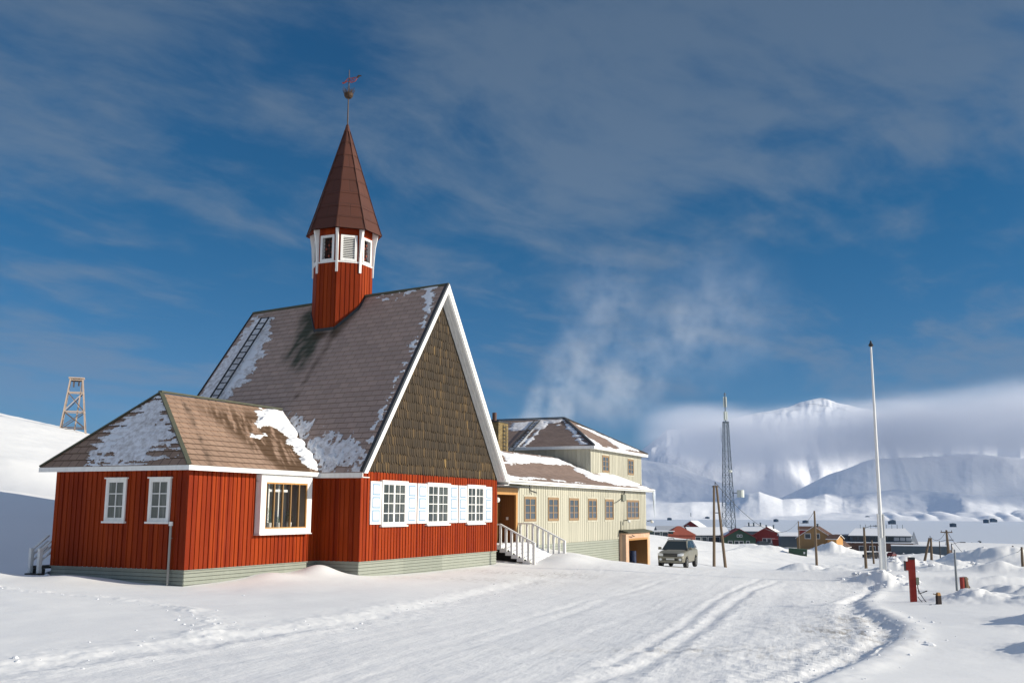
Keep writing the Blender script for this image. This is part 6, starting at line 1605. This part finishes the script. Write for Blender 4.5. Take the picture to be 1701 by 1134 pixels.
# ------------------------------------------------------------------ snow lumps lying about
def lumps():
    rnd = random.Random(12); b = MB(); M_l = mat('snow_lump', rough=.75, spec=.2, fn=f_snowroof)
    spots = []
    for L, n, w in ((OLDB, 60, .45), (BANK, 60, .45), (EDGE, 110, .40)):
        for k in range(n):
            i = rnd.randrange(len(L)-1); t = rnd.random(); p = L[i]*(1-t)+L[i+1]*t; spots.append((p[0]+rnd.gauss(0, w), p[1]+rnd.gauss(0, w), rnd.uniform(.008, .012)*math.exp(abs(rnd.gauss(0, .6)))))
    for (px, py, s) in ((1543, 1075, .07), (83, 955, .17), (78, 958, .10), (600, 1036, .035), (590, 1043, .03), (360, 1018, .025), (404, 992, .03), (295, 1036, .045), (305, 1043, .03)):
        q = gpx(px, py); spots.append((q[0], q[1], s))
    for k in range(90):
        m = MOUNDS[rnd.choice((3, 4, 5, 9, 10, 11, 12, 13, 18))]; spots.append((m[0]+rnd.gauss(0, m[3]*.8), m[1]+rnd.gauss(0, m[3]*.8), rnd.uniform(.04, .16)))
    zz = ground(np.array([s[0] for s in spots]), np.array([s[1] for s in spots]))
    for (x, y, s), z in zip(spots, zz):
        pr = [(0, -.4), (.8, -.3), (1.0, .1), (.75, .5), (.3, .75), (0, .8)]
        rot = rnd.random()*6; sx, sy = rnd.uniform(.8, 1.5), rnd.uniform(.7, 1.2); n = 7; rings = []
        for r, h_ in pr: rings.append([(x+s*r*sx*math.cos(rot+2*math.pi*k/n)*rnd.uniform(.8, 1.2), y+s*r*sy*math.sin(rot+2*math.pi*k/n)*rnd.uniform(.8, 1.2), z+s*h_*.8*rnd.uniform(.85, 1.15)) for k in range(n)])
        for i in range(len(rings)-1):
            for k in range(n): b.face([rings[i][k], rings[i][(k+1) % n], rings[i+1][(k+1) % n], rings[i+1][k]], M_l, smooth=True)
    o = b.build('snow_lumps'); o['kind'] = 'stuff'; o['label'] = 'loose clods of snow scattered along the ploughed banks and heaps'
lumps()

# ------------------------------------------------------------------ fog over the mountain, chimney steam, thin haze
def vol_mat(name, dens, col=(1, 1, 1), fn=None, aniso=.0):
    m = bpy.data.materials.new(name); m.use_nodes = True; nt = m.node_tree; nt.nodes.clear(); g = N(nt)
    out = g.n('ShaderNodeOutputMaterial'); v = g.n('ShaderNodeVolumePrincipled'); g.l(v.outputs[0], out.inputs['Volume'])
    v.inputs['Color'].default_value = (*col, 1); v.inputs['Density'].default_value = dens; v.inputs['Anisotropy'].default_value = aniso
    if fn: fn(g, v)
    return m
def fog_bank():
    # curved slab following the mountain front
    a = [math.atan2(ray(px, 846)[0], ray(px, 846)[1]) for px in (1040, 1120, 1200, 1300, 1400, 1500, 1600, 1720, 1900, 2200)]
    r0, r1, zb, zt = 5350, 7300, 60, 840
    b = MB(); pts = []
    for an in a: pts.append([(r*math.sin(an), r*math.cos(an), z) for r, z in ((r0, zb), (r0, zt), (r1, zt), (r1, zb))])
    def fn(g, v):
        p = geo(g); x, y, z = g.sep(p)
        q = g.math('DIVIDE', x, y)            # direction across the valley
        top = g.n('ShaderNodeFloatCurve')     # fog top follows the cloud line
        n1 = g.noise(g.mapping(p, (.0011, .0011, .0032)), 1.0, 5, .55)
        n2 = g.noise(g.mapping(p, (.0004, .0004, .0014), (0, 0, 0), (3, 1, 0)), 1.0, 3, .5)
        nn = g.math('ADD', g.math('MULTIPLY', g.math('SUBTRACT', n1, .5), 260), g.math('MULTIPLY', g.math('SUBTRACT', n2, .5), 300))
        rr = g.vmath('LENGTH', p)
        # elevation angle independent top: metres above eye level grow gently to the right
        t = g.math('ADD', g.rng(q, .12, .28, 525, 535), g.rng(q, .34, .50, 0, 90))
        t = g.math('ADD', t, g.math('MULTIPLY', nn, .85))
        hi = g.rng(g.math('SUBTRACT', z, t), -120, 60, 1, 0, True)
        lo = g.rng(g.math('ADD', z, g.math('MULTIPLY', nn, .9)), 220, 470, 0, 1, True)
        side = g.rng(q, .115, .20, 0, 1, True)
        d = g.math('MULTIPLY', g.math('MULTIPLY', hi, lo), side)
        n3 = g.noise(g.mapping(p, (.003, .003, .010)), 1.0, 5, .6)
        wisp = g.math('MULTIPLY', g.rng(n1, .30, .62, .25, 1), g.rng(n3, .32, .60, .35, 1.15))
        g.l(g.math('MULTIPLY', g.math('MULTIPLY', d, wisp), .0054), v.inputs['Density'])
    m = vol_mat('fog', 0, (.90, .93, 1.0), fn)
    for i in range(len(pts)-1):
        A, B = pts[i], pts[i+1]
        for k in range(4): j = (k+1) % 4; b.face([A[k], A[j], B[j], B[k]], m)
    b.face(pts[0], m); b.face(pts[-1][::-1], m)
    o = b.build('fog_bank'); o['kind'] = 'stuff'; o['label'] = 'pale low cloud lying across the snowy mountain'
    import bmesh
    bm = bmesh.new(); bm.from_mesh(o.data); bmesh.ops.remove_doubles(bm, verts=bm.verts, dist=.01); bmesh.ops.recalc_face_normals(bm, faces=bm.faces); bm.to_mesh(o.data); bm.free()
    m.cycles.volume_step_rate = 1.0
fog_bank()
def steam():
    d = 260; P = at(905, 705, d); T = [at(px, py, d) for px, py in ((885, 715), (915, 680), (925, 650), (960, 610), (1000, 640), (1040, 640), (985, 560), (1060, 600), (1120, 560), (1010, 500), (1190, 520))]
    R = [7, 8, 7, 10, 11, 10, 10, 10, 13, 14, 20]; W = [1.5, 1.5, 1.2, .75, .8, .7, .5, .45, .38, .28, .22]
    lo = np.min([t-r*1.3 for t, r in zip(T, R)], 0); hi = np.max([t+r*1.3 for t, r in zip(T, R)], 0)
    def fn(g, v):
        p = geo(g); acc = None
        wn = g.n('ShaderNodeTexNoise'); g.l(p, wn.inputs['Vector']); wn.inputs['Scale'].default_value = .11; wn.inputs['Detail'].default_value = 4
        pw = g.vmath('ADD', p, g.vmath('SCALE', g.vmath('SUBTRACT', wn.outputs[1], (.5, .5, .5)), None, 14))
        for t, r, w in zip(T, R, W):
            dd = g.vmath('DISTANCE', pw, tuple(t)); f = g.rng(dd, r*1.25, r*.1, 0, w, True); acc = f if acc is None else g.math('MAXIMUM', acc, f)
        n = g.noise(p, .16, 5, .62)
        g.l(g.math('MULTIPLY', g.math('MULTIPLY', acc, g.rng(n, .38, .66, 0, 1.0)), .058), v.inputs['Density'])
    m = vol_mat('steam', 0, (.98, .98, 1.0), fn); b = MB(); b.box(tuple(lo), tuple(hi), m); o = b.build('steam_plume'); o['kind'] = 'stuff'; o['label'] = 'white steam drifting up behind the yellow building roof'
    m.cycles.volume_step_rate = .6
steam()
def haze():
    m = vol_mat('haze', 2.6e-5, (.28, .50, .92)); b = MB(); b.box((-4000, -2000, -40), (9500, 11500, 960), m); o = b.build('haze'); o['kind'] = 'stuff'; o['label'] = 'thin cold haze in the air over the valley'
haze()
